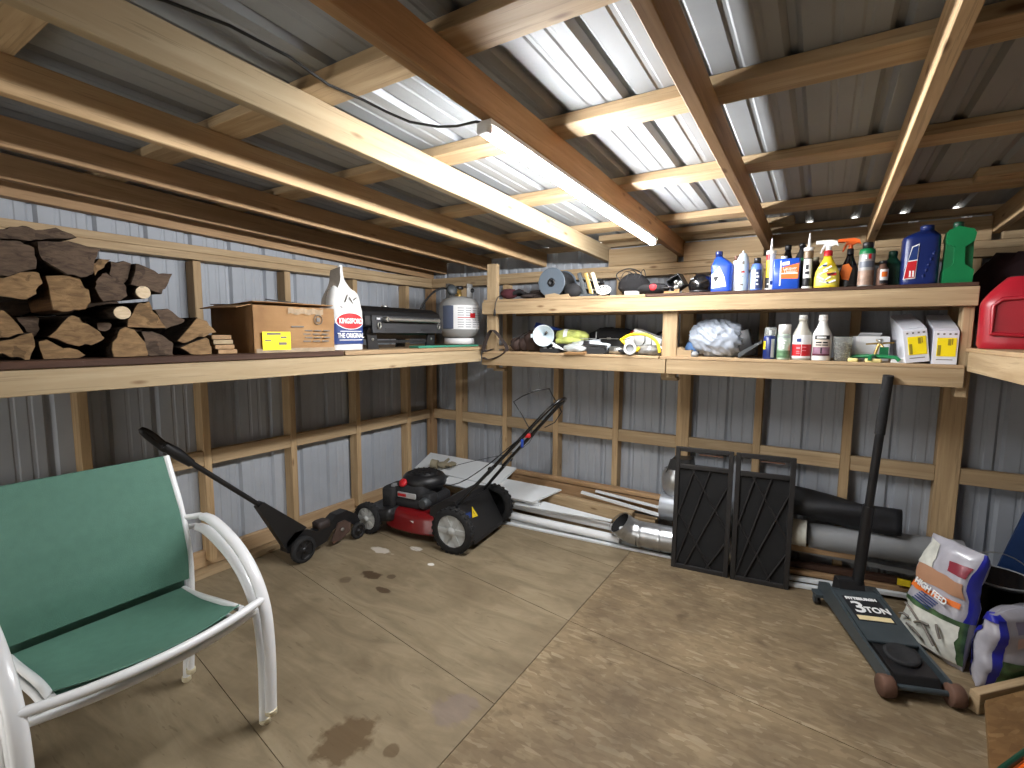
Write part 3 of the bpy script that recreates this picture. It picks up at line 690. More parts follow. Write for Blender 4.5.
board('white_trim', 'narrow white trim board on the floor under the tubes', (1.10, -0.315, 0.014), (2.42, -0.185, 0.014), 0.03, 0.026, M_['white_board'], 'trim strip')
o = MB().rbox((0, 0, 0), (0.12, 0.04, 0.02), .006).rbox((0.03, 0, 0.015), (0.03, .05, .02), .005).build('bracket', M_['white_board']); o.matrix_world = Tm(1.30, -0.31, 0.195) @ Rz(8)
tag(o, 'small white bracket lying on the tubes behind the mower', 'bracket')
# glove on the white panel
gv = T('work_glove', 'tan work glove lying on the white panel behind the mower engine', 'glove', (0.30, -0.21, 0.298), 20)
M_['glove'] = pm('tan_glove', (140, 132, 110), 0.9, bmp=0.3)
q = MB().ball((0, 0, 0.03), (0.06, 0.045, 0.03))
for k, (a, L) in enumerate(((-25, .07), (-8, .085), (8, .08), (24, .065))):
    d = V((math.cos(math.radians(a)), math.sin(math.radians(a)), 0.1)); p = V((0.04, -0.03 + 0.02 * k, 0.03))
    q.tube([p, p + d * L * .5 + V((0, 0, .012)), p + d * L], [0.014, 0.013, 0.010], 8)
q.tube([(-0.01, 0.035, 0.03), (0.01, 0.07, 0.05), (0.03, 0.085, 0.07)], [0.016, 0.014, 0.01], 8)
q.tube([(-0.05, 0, 0.03), (-0.11, 0.0, 0.035)], [0.04, 0.045], 10).build('glove_hand', M_['glove'], gv)

# sheet-metal ducts
def ring_tube(pts, r, n=22):
    r = list(r) if isinstance(r, (list, tuple)) else [r] * len(pts)
    m = MB(); m.tube(pts, r, n, caps=False); m.tube([V(p) for p in reversed(pts)], [q * .985 for q in reversed(r)], n, caps=False); return m
du = T('duct_pipe', 'shiny galvanized duct with an upturned elbow in front of the board pile', 'duct', (2.25, -0.262, 0))
m = ring_tube([(-0.12, 0.0, 0.122), (0.55, 0.06, 0.122)], 0.088)
for x in (-0.10, 0.03): m.tube([(x, 0.0 + x * .09, 0.122), (x + .012, 0.0 + x * .09, 0.122)], 0.0905, 22, caps=False)
m.build('straight_duct', M_['galv'], du)
for k in range(4):
    a0, a1 = 15 * k, 15 * (k + 1)
    def P(a): a = math.radians(a); q = .15 * (1 - math.cos(a)); return V((-0.12 - 0.15 * math.sin(a), -.5 * q, 0.122 + .866 * q))
    m = ring_tube([P(a0), P(a1)], [0.088, 0.0885] if k < 3 else [0.088, 0.084])
    m.tube([P(a1 - 1.2), P(a1 + 1.2)], 0.0915, 22, caps=False)
    m.build('elbow_section', M_['galv'], du)
MB().tube([P(59.6), P(45), P(30), P(18)], 0.0805, 22, caps=False).tube([P(18), P(17)], .0805, 22).build('elbow_shade_lining', M_['black_matte'], du)  # black lining puts the dark of the hollow elbow into the colour
o = ring_tube([(2.24, -0.10, 0.305), (2.90, -0.09, 0.305)], 0.100).tube([(2.25, -0.10, 0.305), (2.262, -0.10, 0.305)], 0.103, 22, caps=False)
tag(o.build('duct_pipe', pm('dull_grey_duct', (160, 164, 170), 0.4, metal=0.55, var=.15)), 'dull grey duct behind the galvanized duct, left of the screens', 'duct')
# black and silver hooded piece standing at the left of the screens
hd = T('vent_hood', 'black and silver curved vent hood standing left of the black screens', 'vent hood', (2.33, -0.045, 0.40))
MB().ball((0, -0.05, 0.10), (0.10, 0.09, 0.13), 18, 12, v0=-60, v1=40).build('silver_shell', M_['galv'], hd)
MB().prism([(-0.06, 0.16), (-0.03, 0.26), (0.10, 0.27), (0.12, 0.15), (0.03, 0.13)], -0.07, 0.05, Tm(0, -0.06, 0) @ Rx(90)).build('black_cover', M_['black'], hd, bev=.012)

# grey pipe, white end, black bag roll, trims to the right
o = ring_tube([(3.14, -0.10, 0.285), (3.86, -0.085, 0.335)], 0.078); tag(o.build('grey_pipe', pm('grey_pvc', (128, 130, 132), 0.5, var=.06)), 'long matt grey pipe lying along the back wall behind the jack handle', 'pipe')
o = MB().tube([(2.92, -0.172, 0.315), (3.13, -0.172, 0.320)], 0.078, 22); o.tube([(3.09, -0.172, 0.319), (3.10, -0.172, 0.3195)], 0.081, 22)
tag(o.build('pipe_insulation', pm('off_white_wrap', (186, 184, 172), 0.7, bmp=.2)), 'stubby off-white cylinder poking out right of the black screens', 'cylinder')
def roll(u, v):
    x = 2.72 + 0.86 * u; a = 2 * PI * v; r = 0.098 + 0.012 * math.sin(3 * a + 9 * u) - 0.02 * u
    return (x, -0.105 + r * .85 * math.cos(a), 0.505 - 0.045 * u + r * math.sin(a) * (1.0 - .1 * u))
m = MB().grid(roll, 26, 24)
for e in (0, 1): m.add([roll(e, k / 24) for k in range(24)], [tuple(range(24)) if e else tuple(reversed(range(24)))])
tag(m.build('black_tarp_roll', pm('dark_tarp', (22, 23, 27), 0.6, bmp=.3, bscale=20), fix=True), 'rolled black tarp lying on the grey pipe behind the jack handle', 'tarp')
gt = 'thin trims on the floor at right'
for k, (p0, p1, w, t, mt, lbl) in enumerate((
    ((2.95, -0.265, .012), (3.40, -0.175, .012), .03, .022, 'white_board', 'white trim nearest the camera left of the floor jack'),
    ((2.95, -0.225, .035), (3.75, -0.05, .032), .03, .024, 'white_board', 'white trim lying second from the front left of the floor jack'),
    ((2.9, -0.18, .06), (3.7, -0.04, .06), .035, .028, 'pine_old', 'brown trim strip running behind the floor jack'),
    ((2.9, -0.14, .095), (3.62, -0.03, .095), .05, .035, 'pine_dark', 'dark trim strip under the off-white cylinder'),
    ((3.0, -0.15, .215), (3.42, -0.09, .215), .05, .04, 'pine_old', 'brown board end under the off-white cylinder'),
    ((3.02, -0.05, .17), (3.85, -0.03, .17), .06, .03, 'grey_plastic', 'grey trim channel directly under the grey pipe'))):
    board('floor_trim', lbl, p0, p1, w, t, M_[mt], 'trim strip', gt)
o = MB().box((3.62, -0.085, 0.11), (0.06, 0.012, 0.035)).build('price_tag', M_['yellow']); tag(o, 'small yellow tag on the trims behind the feed bag', 'tag')

# two black framed screens
def screen(label, x0, x1, lean, yb, bow):
    t = T('window_screen', label, 'screen', M=Tm(x0, yb, 0.0) @ Rz(bow) @ Rx(-lean), group='black framed screens')
    W = x1 - x0; H = 0.800
    f = 0.028
    for nm, c, d in (('side_rail', (f / 2, 0, H / 2), (f, 0.022, H)), ('side_rail', (W - f / 2, 0, H / 2), (f, 0.022, H)), ('bottom_rail', (W / 2, 0, f / 2), (W - 2 * f, 0.022, f)), ('top_rail', (W / 2, 0, H - f / 2), (W - 2 * f, 0.022, f)), ('middle_rail', (W / 2, 0, H * .845), (W - 2 * f, 0.02, f))):
        MB().box(c, d).build(nm, M_['frame_black'], t, bev=.003)
    b = M_['frame_black']
    def bar(xa, za, xb, zb): MB().tube([(xa, -0.004, za), (xb, -0.004, zb)], 0.005, 6).build('diagonal_bar', b, t)
    zt, zb = H * .83, f; zm = (zt + zb) / 2
    bar(f, zb, W * .62, zt); bar(W * .25, zb, W - f, zt * .86); bar(f, zm, W * .35, zt); bar(W - f, zm * .6, W * .62, zb)
    bar(W * .30, zt, W - f, zm * .9); bar(f, zm * 1.1, W * .7, zb)
    MB().box((W / 2, 0.004, (zt + zb) / 2), (W - 2 * f + .004, 0.002, zt - zb)).build('mesh_panel', M_['mesh_black'], t)
    MB().box((W * .62, 0.0, H - f - .012), (W * .4, 0.008, 0.008)).build('latch_bar', M_['rust'], t)
    return t
M_['frame_black'] = pm('worn_black_frame', (30, 28, 28), 0.55, var=.2)
M_['mesh_black'] = pm('dark_screen_mesh', (24, 24, 25), 0.9, var=.25, scale=5, bmp=.5, bscale=350, alpha=0.93)
screen('left one of two black framed screens leaning on the board pile', 2.385, 2.728, 1.6, -0.375, 6)
screen('right one of two black framed screens leaning on the board pile', 2.740, 3.062, 1.6, -0.345, 8)

# ------------------------------------------------------------------ floor jack (local +x = towards its rear wheels)
p_f, p_r = V((3.335, -0.36, 0)), V((3.575, -1.03, 0)); ang = math.degrees(math.atan2(p_r.y - p_f.y, p_r.x - p_f.x))
jk = T('floor_jack', 'dark grey three ton trolley jack with its long black handle upright', 'floor jack', (p_f.x, p_f.y, 0), ang)
L = (p_r - p_f).length
M_['jack'] = pm('jack_paint', (62, 70, 74), 0.42, metal=.1, var=.12)
for s in (-1, 1):
    MB().prism([(-0.06, 0.05), (-0.05, 0.12), (0.05, 0.165), (0.14, 0.15), (0.45, 0.11), (L - 0.02, 0.095), (L + 0.04, 0.06), (L + 0.02, 0.03), (L - .1, 0.035), (0.3, 0.05), (0.08, 0.06)], -0.007, 0.007, Tm(0, s * 0.112, 0) @ Rx(90)).build('side_plate', M_['jack'], jk, bev=.003)
pl_ = MB().prism([(0.06, 0.145), (0.11, 0.152), (0.49, 0.112), (0.49, 0.098), (0.06, 0.13)], -0.102, 0.102, Rx(90)).build('top_plate', M_['jack'], jk, bev=.004)
# printed plate, text reads from the rear wheels
tilt = math.degrees(math.atan2(0.152 - 0.112, 0.38))
PM = Tm(0.27, 0, 0.1365) @ Ry(tilt) @ Rz(90) @ Rx(-90)
MB().box((0.25, 0, 0.1370), (0.20, 0.165, 0.003), Tm(.25, 0, .1370) @ Ry(tilt) @ Tm(-.25, 0, -.1370)).build('decal', M_['ink'], jk)
def jt(s, size, x, y, mat, sq=1.0): text('decal_lettering', s, size, mat, jk, Tm(x, y, 0.1392 - (x - .25) * math.tan(math.radians(tilt))) @ Ry(tilt) @ Rz(90) @ Rx(-90), sq, depth=.0008, bold=0.0022)
jt('PITTSBURGH', 0.028, 0.170, 0, M_['ink_white'], 0.88)
jt('3', 0.125, 0.245, -0.038, M_['ink_white'], 1.0)
jt('TON', 0.062, 0.258, 0.040, M_['ink_white'], 0.8)
MB().box((0.325, 0.0, 0.1310), (0.034, 0.150, 0.0012), Tm(.325, 0, .1310) @ Ry(tilt) @ Tm(-.325, 0, -.1310)).build('decal_strip', M_['cream_ink'], jk)
# lifting arm with saddle at the rear end
MB().prism([(0.44, 0.09), (0.50, 0.100), (L - 0.03, 0.085), (L - 0.01, 0.05), (0.44, 0.05)], -0.085, 0.085, Rx(90)).build('lifting_arm', M_['black'], jk, bev=.006)
MB().lathe([(0.066, 0.0), (0.070, 0.012), (0.064, 0.02), (0.050, 0.014), (0.001, 0.012)], 22, Tm(0.565, 0, 0.095) @ Ry(7)).build('saddle', M_['black_matte'], jk)
MB().tube([(L + 0.0, -0.12, 0.048), (L + 0.0, 0.12, 0.048)], 0.012, 10).build('front_axle', M_['jack'], jk)
for s in (-1, 1):
    MB().lathe([(0.001, -.026), (0.040, -.026), (0.045, -.020), (0.045, .020), (0.040, .026), (0.001, .026)], 20, Tm(L, s * 0.125, 0.045) @ Rx(90), caps=False).build('wheel', M_['rust'], jk)
    c = MB().lathe([(0.001, -.012), (0.026, -.012), (0.028, 0), (0.026, .012), (0.001, .012)], 16, Tm(-0.02, s * 0.135, 0.028) @ Rx(90), caps=False).build('caster_wheel', M_['black'], jk)
    MB().box((-0.01, s * 0.125, 0.066), (0.075, 0.06, 0.018)).box((-0.01, s * 0.152, 0.045), (.03, .006, .05)).build('caster_bracket', M_['jack'], jk, bev=.004)
MB().prism([(-0.03, 0.07), (0.0, 0.19), (0.055, 0.19), (0.11, 0.09)], -0.062, 0.062, Rx(90)).build('handle_yoke', M_['black'], jk, bev=.006)
hi = jk.matrix_world.inverted() if False else (Tm(p_f.x, p_f.y, 0) @ Rz(ang)).inverted()
h0, h1 = hi @ V((3.383, -0.385, 0.17)), hi @ V((3.427, -0.532, 1.322)); hm = h0.lerp(h1, 0.40)
MB().tube([h0, hm], 0.027, 14).build('handle_socket', M_['black'], jk)
MB().tube([hm - (h1 - h0) * .02, h1], 0.0195, 14).build('handle', M_['black'], jk)
MB().tube([h1 - (h1 - h0) * .26, h1 + (h1 - h0) * .002], 0.0225, 14).build('grip', M_['rubber'], jk)

# ------------------------------------------------------------------ firewood on the left shelf
def bark_mat(name, a, b_):
    m, nt, b = newmat(name); vec = coords(nt, (3, 22, 22)); f = tex(nt, vec, 1.6, 6, 0.65, 1.0); g = tex(nt, coords(nt), 14, 4)
    c = ramp(nt, f, [(0.3, lin(a)), (0.62, lin(b_))]); c = mix(nt, c, lin(tuple(v * .6 for v in a)), mth(nt, 'MULTIPLY', mth(nt, 'GREATER_THAN', g, .58), .6))
    nt.links.new(c, b.inputs['Base Color']); b.inputs['Roughness'].default_value = .92; b.inputs['Specular IOR Level'].default_value = .15; bump(nt, b, f, .9, .02); return m
def end_mat(name, a, b_):
    m, nt, b = newmat(name); f = tex(nt, coords(nt, (1, 9, 30)), 2.2, 5, .6, .8); g = tex(nt, coords(nt), 11, 4)
    c = ramp(nt, f, [(0.3, lin(a)), (0.65, lin(b_))]); c = mix(nt, c, lin(tuple(v * .6 for v in a)), mth(nt, 'MULTIPLY', mth(nt, 'GREATER_THAN', g, .6), .45))
    nt.links.new(c, b.inputs['Base Color']); b.inputs['Roughness'].default_value = .85; b.inputs['Specular IOR Level'].default_value = .2; bump(nt, b, f, .4, .008); return m
M_['bark'] = bark_mat('bark', (38, 31, 27), (78, 66, 57)); M_['bark_grey'] = bark_mat('grey_bark', (50, 43, 38), (98, 86, 75))
M_['end'] = end_mat('cut_end', (104, 82, 58), (146, 118, 84)); M_['end_pale'] = end_mat('pale_cut_end', (190, 170, 140), (216, 198, 168)); M_['end_dark'] = end_mat('weathered_cut_end', (62, 50, 42), (98, 82, 68))
M_['split'] = end_mat('split_face', (66, 46, 30), (112, 78, 48))
def log(label, out, x1=0.875, L=0.42, end='end', bark='bark', dz=-0.012, rough=0.009, yaw=0, shrink=1.03, zmin=1.419):
    cy = sum(p[0] for p in out) / len(out); cz = sum(p[1] for p in out) / len(out)
    # finer, slightly ragged outline
    o = []
    for i, (a, b) in enumerate(zip(out, out[1:] + out[:1])):
        for k in range(3):
            t = k / 3; y = a[0] + (b[0] - a[0]) * t; z = a[1] + (b[1] - a[1]) * t
            n = noise.noise(V((y * 40, z * 40, len(label))))
            y += n * rough; z += noise.noise(V((z * 40, y * 40, 3.3))) * rough
            o.append((cy + (y - cy) * shrink, max(cz + (z - cz) * shrink + dz, zmin)))
    t = T('firewood_log', label, 'log', M=Tm(x1, cy, cz) @ Rz(yaw), group='firewood stacked on the left shelf')
    loc = [(y - cy, z - cz) for y, z in o]
    # rings from the cut end backwards, each a bit different: prism with ragged bark
    R = []
    A = sum(loc[i][0] * loc[(i + 1) % len(loc)][1] - loc[(i + 1) % len(loc)][0] * loc[i][1] for i in range(len(loc)))
    if A < 0: loc = loc[::-1]
    N = 9
    for i in range(N + 1):
        x = -L + (L - 0.006) * i / N
        R.append([(x, y * (1 + .05 * noise.noise(V((x * 7, y * 14, z * 14)))), max(z * (1 + .05 * noise.noise(V((x * 7 + 5, z * 14, y * 14)))), zmin - cz)) for y, z in loc])
    MB().rings(R, smooth=False).build('bark', M_[bark], t)
    E = [[(0.0005 * 0 - .006 + .000, y * .985, z * .985) for y, z in loc], [(0.0, y * .975, z * .975) for y, z in loc]]
    MB().rings(E, smooth=False).build('cut_end', M_[end], t)
    return t
LG = {
'l1':[(-3.12,1.582),(-3.081,1.592),(-3.073,1.591),(-3.033,1.522),(-3.087,1.507),(-3.12,1.503)],
'l2':[(-3.12,1.491),(-3.087,1.497),(-3.018,1.520),(-3.003,1.491),(-3.027,1.433),(-3.055,1.440),(-3.090,1.450),(-3.12,1.450)],
'l3':[(-3.028,1.569),(-2.981,1.581),(-2.973,1.571),(-2.983,1.514),(-2.993,1.505),(-3.010,1.526)],
'l4':[(-2.996,1.490),(-2.972,1.495),(-2.933,1.466),(-2.895,1.458),(-2.869,1.440),(-2.900,1.429),(-2.983,1.430)],
'l5':[(-2.966,1.511),(-2.913,1.577),(-2.896,1.584),(-2.871,1.562),(-2.832,1.533),(-2.813,1.498),(-2.850,1.481),(-2.910,1.475),(-2.935,1.490)],
'l6':[(-3.12,1.686),(-3.073,1.699),(-3.007,1.725),(-2.990,1.718),(-2.983,1.689),(-2.997,1.652),(-3.027,1.637),(-3.077,1.637),(-3.12,1.645)],
'l7':[(-2.965,1.715),(-2.905,1.722),(-2.878,1.710),(-2.855,1.677),(-2.855,1.634),(-2.874,1.611),(-2.914,1.598),(-2.96,1.605)],
'l8':[(-3.12,1.805),(-3.064,1.818),(-3.028,1.822),(-2.998,1.802),(-2.990,1.767),(-2.998,1.742),(-3.059,1.710),(-3.12,1.705)],
'l9':[(-3.12,1.848),(-3.045,1.861),(-3.010,1.880),(-2.976,1.865),(-2.924,1.887),(-2.872,1.858),(-2.949,1.842),(-2.993,1.836),(-3.047,1.830),(-3.12,1.828)],
'l10':[(-2.984,1.824),(-2.898,1.838),(-2.840,1.830),(-2.810,1.822),(-2.835,1.788),(-2.840,1.740),(-2.858,1.722),(-2.913,1.730),(-2.978,1.770)],
'l10e':[(-2.830,1.774),(-2.805,1.795),(-2.780,1.793),(-2.800,1.768),(-2.828,1.735)],
'l11':[(-2.768,1.790),(-2.702,1.794),(-2.720,1.729),(-2.737,1.708),(-2.772,1.742)],
'l12':[(-2.694,1.792),(-2.671,1.788),(-2.619,1.760),(-2.571,1.762),(-2.600,1.703),(-2.613,1.684),(-2.651,1.690),(-2.715,1.714)],
'l15':[(-2.822,1.722),(-2.790,1.740),(-2.757,1.725),(-2.735,1.692),(-2.738,1.662),(-2.760,1.645),(-2.815,1.640),(-2.832,1.683)],
'l16':[(-2.713,1.618),(-2.685,1.638),(-2.656,1.646),(-2.648,1.613),(-2.608,1.546),(-2.738,1.546)],
'l17':[(-2.640,1.616),(-2.594,1.618),(-2.530,1.579),(-2.545,1.562),(-2.600,1.540)],
'l18':[(-2.795,1.465),(-2.774,1.524),(-2.752,1.546),(-2.723,1.533),(-2.692,1.482),(-2.689,1.439),(-2.695,1.425),(-2.795,1.429)],
'l19':[(-2.689,1.521),(-2.660,1.529),(-2.612,1.507),(-2.583,1.474),(-2.590,1.425),(-2.675,1.428),(-2.681,1.457)],
'l20':[(-2.564,1.486),(-2.494,1.588),(-2.451,1.573),(-2.418,1.526),(-2.493,1.504),(-2.550,1.479)],
'l21':[(-2.556,1.465),(-2.457,1.503),(-2.437,1.46),(-2.437,1.422),(-2.473,1.420),(-2.522,1.433)]}
log('split log at the far left bottom of the pile, upper of the cracked pair', LG['l1'])
log('split log at the far left bottom of the pile, lower of the cracked pair', LG['l2'])
log('small dim wedge log between the cracked pair and the half-moon log', LG['l3'], 0.80, end='end_dark')
log('flat slab log lying on the shelf under the half-moon log', LG['l4'], 0.86)
log('half-moon shaped split log low in the left half of the pile', LG['l5'], 0.87)
log('big blond-ended log at the left edge, middle row', LG['l6'], 0.90)
log('big squarish log with pale rounded end in the middle row', LG['l7'], 0.89, yaw=-6, bark='split')
log('dark grey barked log at the left edge above the blond-ended log', LG['l8'], 0.91, end='end_dark', bark='bark_grey')
log('dark bumpy log lying on the very top of the pile at left', LG['l9'], 0.86, end='end_dark')
log('big barked log at the top middle of the pile', LG['l10'], 0.90, end='end_dark', bark='bark_grey')
log('small log with tan end tucked right of the top middle log', LG['l10e'], 0.87)
log('dark split log high behind the small white-ended stick', LG['l11'], 0.85, end='end_dark')
log('grey barked slab at the top right of the pile', LG['l12'], 0.87, end='end_dark', bark='bark_grey')
log('mossy round log with a torn white tip right of the squarish log', LG['l15'], 0.88, end='end_dark')
log('tan-ended trapezoid log under the small white-ended stick', LG['l16'], 0.87)
log('dark barked log right of the trapezoid log', LG['l17'], 0.86, end='end_dark')
log('quarter-round log with bright end on the shelf, centre of the pile', LG['l18'], 0.89)
log('dark ended log on the shelf right of the bright quarter-round log', LG['l19'], 0.87, end='end_dark')
log('split log at the right end of the pile, upper of the two', LG['l20'], 0.88)
log('split log at the right end of the pile, lower of the two', LG['l21'], 0.88)
for k, (y, z, w, h) in enumerate(((-3.02, 1.50, .13, .09), (-2.80, 1.50, .12, .085), (-2.58, 1.50, .11, .085), (-3.0, 1.66, .13, .08), (-2.82, 1.655, .07, .06), (-2.93, 1.79, .12, .06), (-2.68, 1.645, .07, .05))):
    log('dark log in the back row showing through gaps ' + ('behind the left cracked pair', 'behind the bright quarter-round log', 'behind the log at the right end', 'behind the blond-ended log', 'behind the lower white-ended stick', 'under the top middle log', 'between the two white-ended sticks')[k], [(y + w * math.cos(q * PI / 6), z + h * math.sin(q * PI / 6)) for q in range(12)], 0.45, .40, end='end_dark')
def disk(cy, cz, ry, rz): return [(cy + ry * math.cos(k * PI / 7), cz + rz * math.sin(k * PI / 7)) for k in range(14)]
log('upper of two small sticks with round white ends', disk(-2.688, 1.676, .026, .026), 0.90, .34, end='end_pale', rough=.001, dz=-.008, shrink=.97)
log('lower of two small sticks with round white ends', disk(-2.768, 1.592, .029, .026), 0.92, .36, end='end_pale', rough=.001, dz=-.006, shrink=.95)
log('round dark log filling the middle of the pile behind the half-moon log', disk(-2.80, 1.545, .018, .02), 0.84, .3, end='end_dark')
zz = 1.418
for k, (y, dy) in enumerate(((0.012, 0.0), (0.0, -.004), (-0.006, .004), (-0.012, -.01))):
    o = MB().box((0, 0, 0), (0.34, 0.085, 0.019)).build('wood_offcut', M_['pine_pale'] if k == 2 else M_['pine_old'], None, Tm(0.70, -2.375 + y, zz + .0105), bev=.002)
    zz += .0215
    tag(o, ('bottom', 'second', 'third pale', 'top')[k] + ' offcut in the little stack between logs and carton', 'board', 'offcuts stacked by the carton')

# ------------------------------------------------------------------ cardboard box, charcoal, grill, propane tank   (local: front faces -y)
def cardboard():
    m, nt, b = newmat('cardboard'); f = tex(nt, coords(nt), 7, 5); g = tex(nt, coords(nt, (1, 1, 60)), 2, 2)
    c = ramp(nt, f, [(0.3, lin((136, 100, 62))), (0.7, lin((164, 126, 82)))]); c = mix(nt, c, lin((120, 88, 54)), mth(nt, 'MULTIPLY', g, .25))
    nt.links.new(c, b.inputs['Base Color']); b.inputs['Roughness'].default_value = .8; bump(nt, b, f, .25, .01); return m
M_['card'] = cardboard(); M_['tape'] = pm('packing_tape', (190, 172, 146), .18, coat=.6, var=.2, scale=25, alpha=.55)
bx = T('cardboard_box', 'battered brown cardboard box with yellow sticker on the left shelf', 'box', (0.72, -2.04, 1.417), 90)
W, Dp, H = 0.445, 0.38, 0.225
MB().grid(lambda u, v: (W * (u - .5), -Dp / 2 + .006 * math.sin(9 * u) * math.sin(5 * v), .001 + H * v), 10, 8).box((0, 0.002, H / 2), (W - .002, Dp - .016, H - .002)).build('carton', M_['card'], bx)
for s, a in ((1, 4), (-1, 9)): MB().box((0, s * Dp / 4, 0), (W - .004, Dp / 2 - .006, .004), Tm(0, 0, H + .006) @ Rx(s * a * .4)).build('top_flap', M_['card'], bx)
MB().box((-W / 2 - .025, 0.0, H + .002), (.075, Dp * .85, .004), Tm(-W / 2, 0, H) @ Ry(-14) @ Tm(W / 2, 0, -H)).build('side_flap', M_['card'], bx)
ys = MB().box((-0.115, -Dp / 2 - .008, 0.058), (0.145, 0.002, 0.088)).build('yellow_sticker', M_['yellow_label'], bx)
for k, (x, z, w, h) in enumerate(((-.13, .092, .07, .010), (-.08, .075, .03, .008), (-.085, .045, .04, .012), (-.16, .06, .03, .006))): MB().box((x, -Dp / 2 - .0095, z), (w, .001, h)).build('sticker_print', M_['ink_grey'], ys)
pr = MB()
for r_ in range(4):
    for k in range(3): pr.box((0.05 + .055 * k + .01 * (r_ % 2), -Dp / 2 - .0075, 0.055 + 0.018 * r_), (.042, .001, .006))
pr.torus((0, 0, 0), .024, .0022, 20, 4, Tm(.12, -Dp / 2 - .0075, .165) @ Rx(90)); pr.box((.12, -Dp / 2 - .0075, .165), (.022, .001, .02)); pr.box((.0, -Dp / 2 - .0075, .128), (.07, .001, .007))
pr.build('printing', M_['ink_grey'], bx)
MB().grid(lambda u, v: (W * .46 * (u - .25), -Dp / 2 - .0078 - .003 * math.sin(30 * u), .190 + .028 * v + .004 * math.sin(20 * u)), 14, 3).box((0, -Dp / 2 - .008, .012), (W * .98, .001, .02)).build('tape', M_['tape'], bx)
br = MB().box((0, 0, 0), (.22, .02, .006)).box((.09, 0, -.008), (.03, .022, .016)).build('metal_bracket', M_['black'], None, Tm(0.66, -1.92, 1.680) @ Rz(62) @ Ry(6))
tag(br, 'dark flat bar lying across the top of the cardboard box', 'bar')

cb = T('charcoal_bag', 'open white and blue charcoal bag with twisted top next to the carton', 'charcoal bag', (0.80, -1.668, 1.417), 90)
def lerp_(t, q):
    for (a, b), (c, d) in zip(t, t[1:]):
        if q <= c: return b + (d - b) * (q - a) / (c - a)
    return t[-1][1]
def bagring(z):
    xl = lerp_([(0, -.109), (.25, -.112), (.33, -.09), (.40, -.05), (.49, -.018)], z); xr = lerp_([(0, .109), (.22, .113), (.31, .10), (.335, .088), (.35, .05), (.40, .008), (.49, -.004)], z)
    d = lerp_([(0, .060), (.22, .062), (.32, .042), (.38, .018), (.49, .007)], z); w = (xr - xl) / 2; cx = (xr + xl) / 2; R = []
    for i in range(28):
        a = 2 * PI * i / 28; c, s = math.cos(a), math.sin(a)
        x = w * abs(c) ** .5 * (1 if c > 0 else -1); y = d * abs(s) ** .6 * (1 if s > 0 else -1)
        n = noise.noise(V((x * 16, y * 16, z * 14))) * (.002 + .05 * max(0, z - .22))
        R.append((cx + x + n * .4, y + n, z))
    return R
MB().rings([bagring(.002 + .478 * i / 34) for i in range(35)]).build('sack', pm('white_sack', (200, 200, 198), .55, var=.05, scale=14), cb)
def wrapf(x, z, d=.0635):     # a point on the sack's front
    c = x / .112; s = (max(0, 1 - abs(c) ** 4)) ** .25
    return (x, -d * s ** .9 if abs(c) < .98 else -d * .3, z)
def patch(x0, x1, z0, z1, mat, nm, d=.0645, n=16): return MB().grid(lambda u, v: wrapf(x0 + (x1 - x0) * u, z0 + (z1 - z0) * v, d), n, 2).build(nm, mat, cb)
patch(-.109, .109, .035, .150, M_['ink_blue'], 'blue_band')
m = MB()
for rr, dd, nm, mt in ((1.0, .0655, 'badge_rim', 'ink_white'), (.92, .0662, 'badge', 'ink_red')):
    m = MB(); vs = [wrapf(0, .165, dd)] + [wrapf(.098 * rr * math.cos(2 * PI * k / 36), .165 + .048 * rr * math.sin(2 * PI * k / 36), dd) for k in range(36)]
    m.add(vs, [(0, 1 + k, 1 + (k + 1) % 36) for k in range(36)], None, True).build(nm, M_[mt], cb)
text('badge_lettering', 'KINGSFORD', .040, M_['ink_white'], cb, Tm(0, -.0672, .164), .74, depth=.0008, bold=.0012)
text('band_lettering', 'THE ORIGINAL', .038, M_['ink_white'], cb, Tm(0, -.0655, .082), .72, depth=.0006, bold=.001)
for z, w in ((.107, .15), (.058, .16)): MB().box((0, -.0650, z), (w, .0008, .004)).build('band_small_print', M_['ink_white'], cb)
MB().grid(lambda u, v: (-.075 - .055 * v * (1 - .5 * u) + .05 * u, -.03 + .05 * v + .01 * math.sin(8 * u), .27 + .20 * u - .02 * v), 10, 6, thick=.002).build('torn_flap', pm('bag_lining', (104, 96, 86), .8, bmp=.4), cb)
mk = MB()
for x, z, L, a in ((-.03, .27, .05, 60), (.0, .30, .06, -50), (.03, .285, .03, 30), (-.06, .245, .05, -35)): mk.tube([(x, -.058, z), (x + L * math.cos(math.radians(a)), -.050, z + L * math.sin(math.radians(a)))], .003, 5)
mk.build('crease_shade', M_['ink_grey'], cb)  # grey strokes paint in the shade of the sack's creases

gr = T('tabletop_grill', 'black tabletop gas grill with silver lid handle on the left shelf', 'grill', (0.66, -1.205, 1.4165), 90)
GW = 0.68
prof_lid = [(-.185, .135), (-.182, .20), (-.165, .235), (-.10, .262), (-.02, .270), (.08, .262), (.15, .225), (.165, .135)]
prof_low = [(-.18, .132), (.165, .132), (.14, .085), (.09, .06), (-.10, .06), (-.15, .085)]
XP = Matrix(((0, 0, 1, 0), (1, 0, 0, 0), (0, 1, 0, 0), (0, 0, 0, 1)))
MB().prism(prof_lid, -GW / 2, GW / 2, XP).build('lid', pm('grill_black', (17, 17, 18), .4), gr, bev=.012)
MB().prism(prof_low, -GW / 2 + .03, GW / 2 - .03, XP).build('firebox', M_['black'], gr, bev=.01)
fpn = MB().prism([(-.197, .098), (-.190, .205), (-.180, .205), (-.183, .098)], -GW / 2 + .045, GW / 2 - .0, XP).build('front_panel', pm('grill_panel', (34, 35, 38), .5), gr, bev=.003)
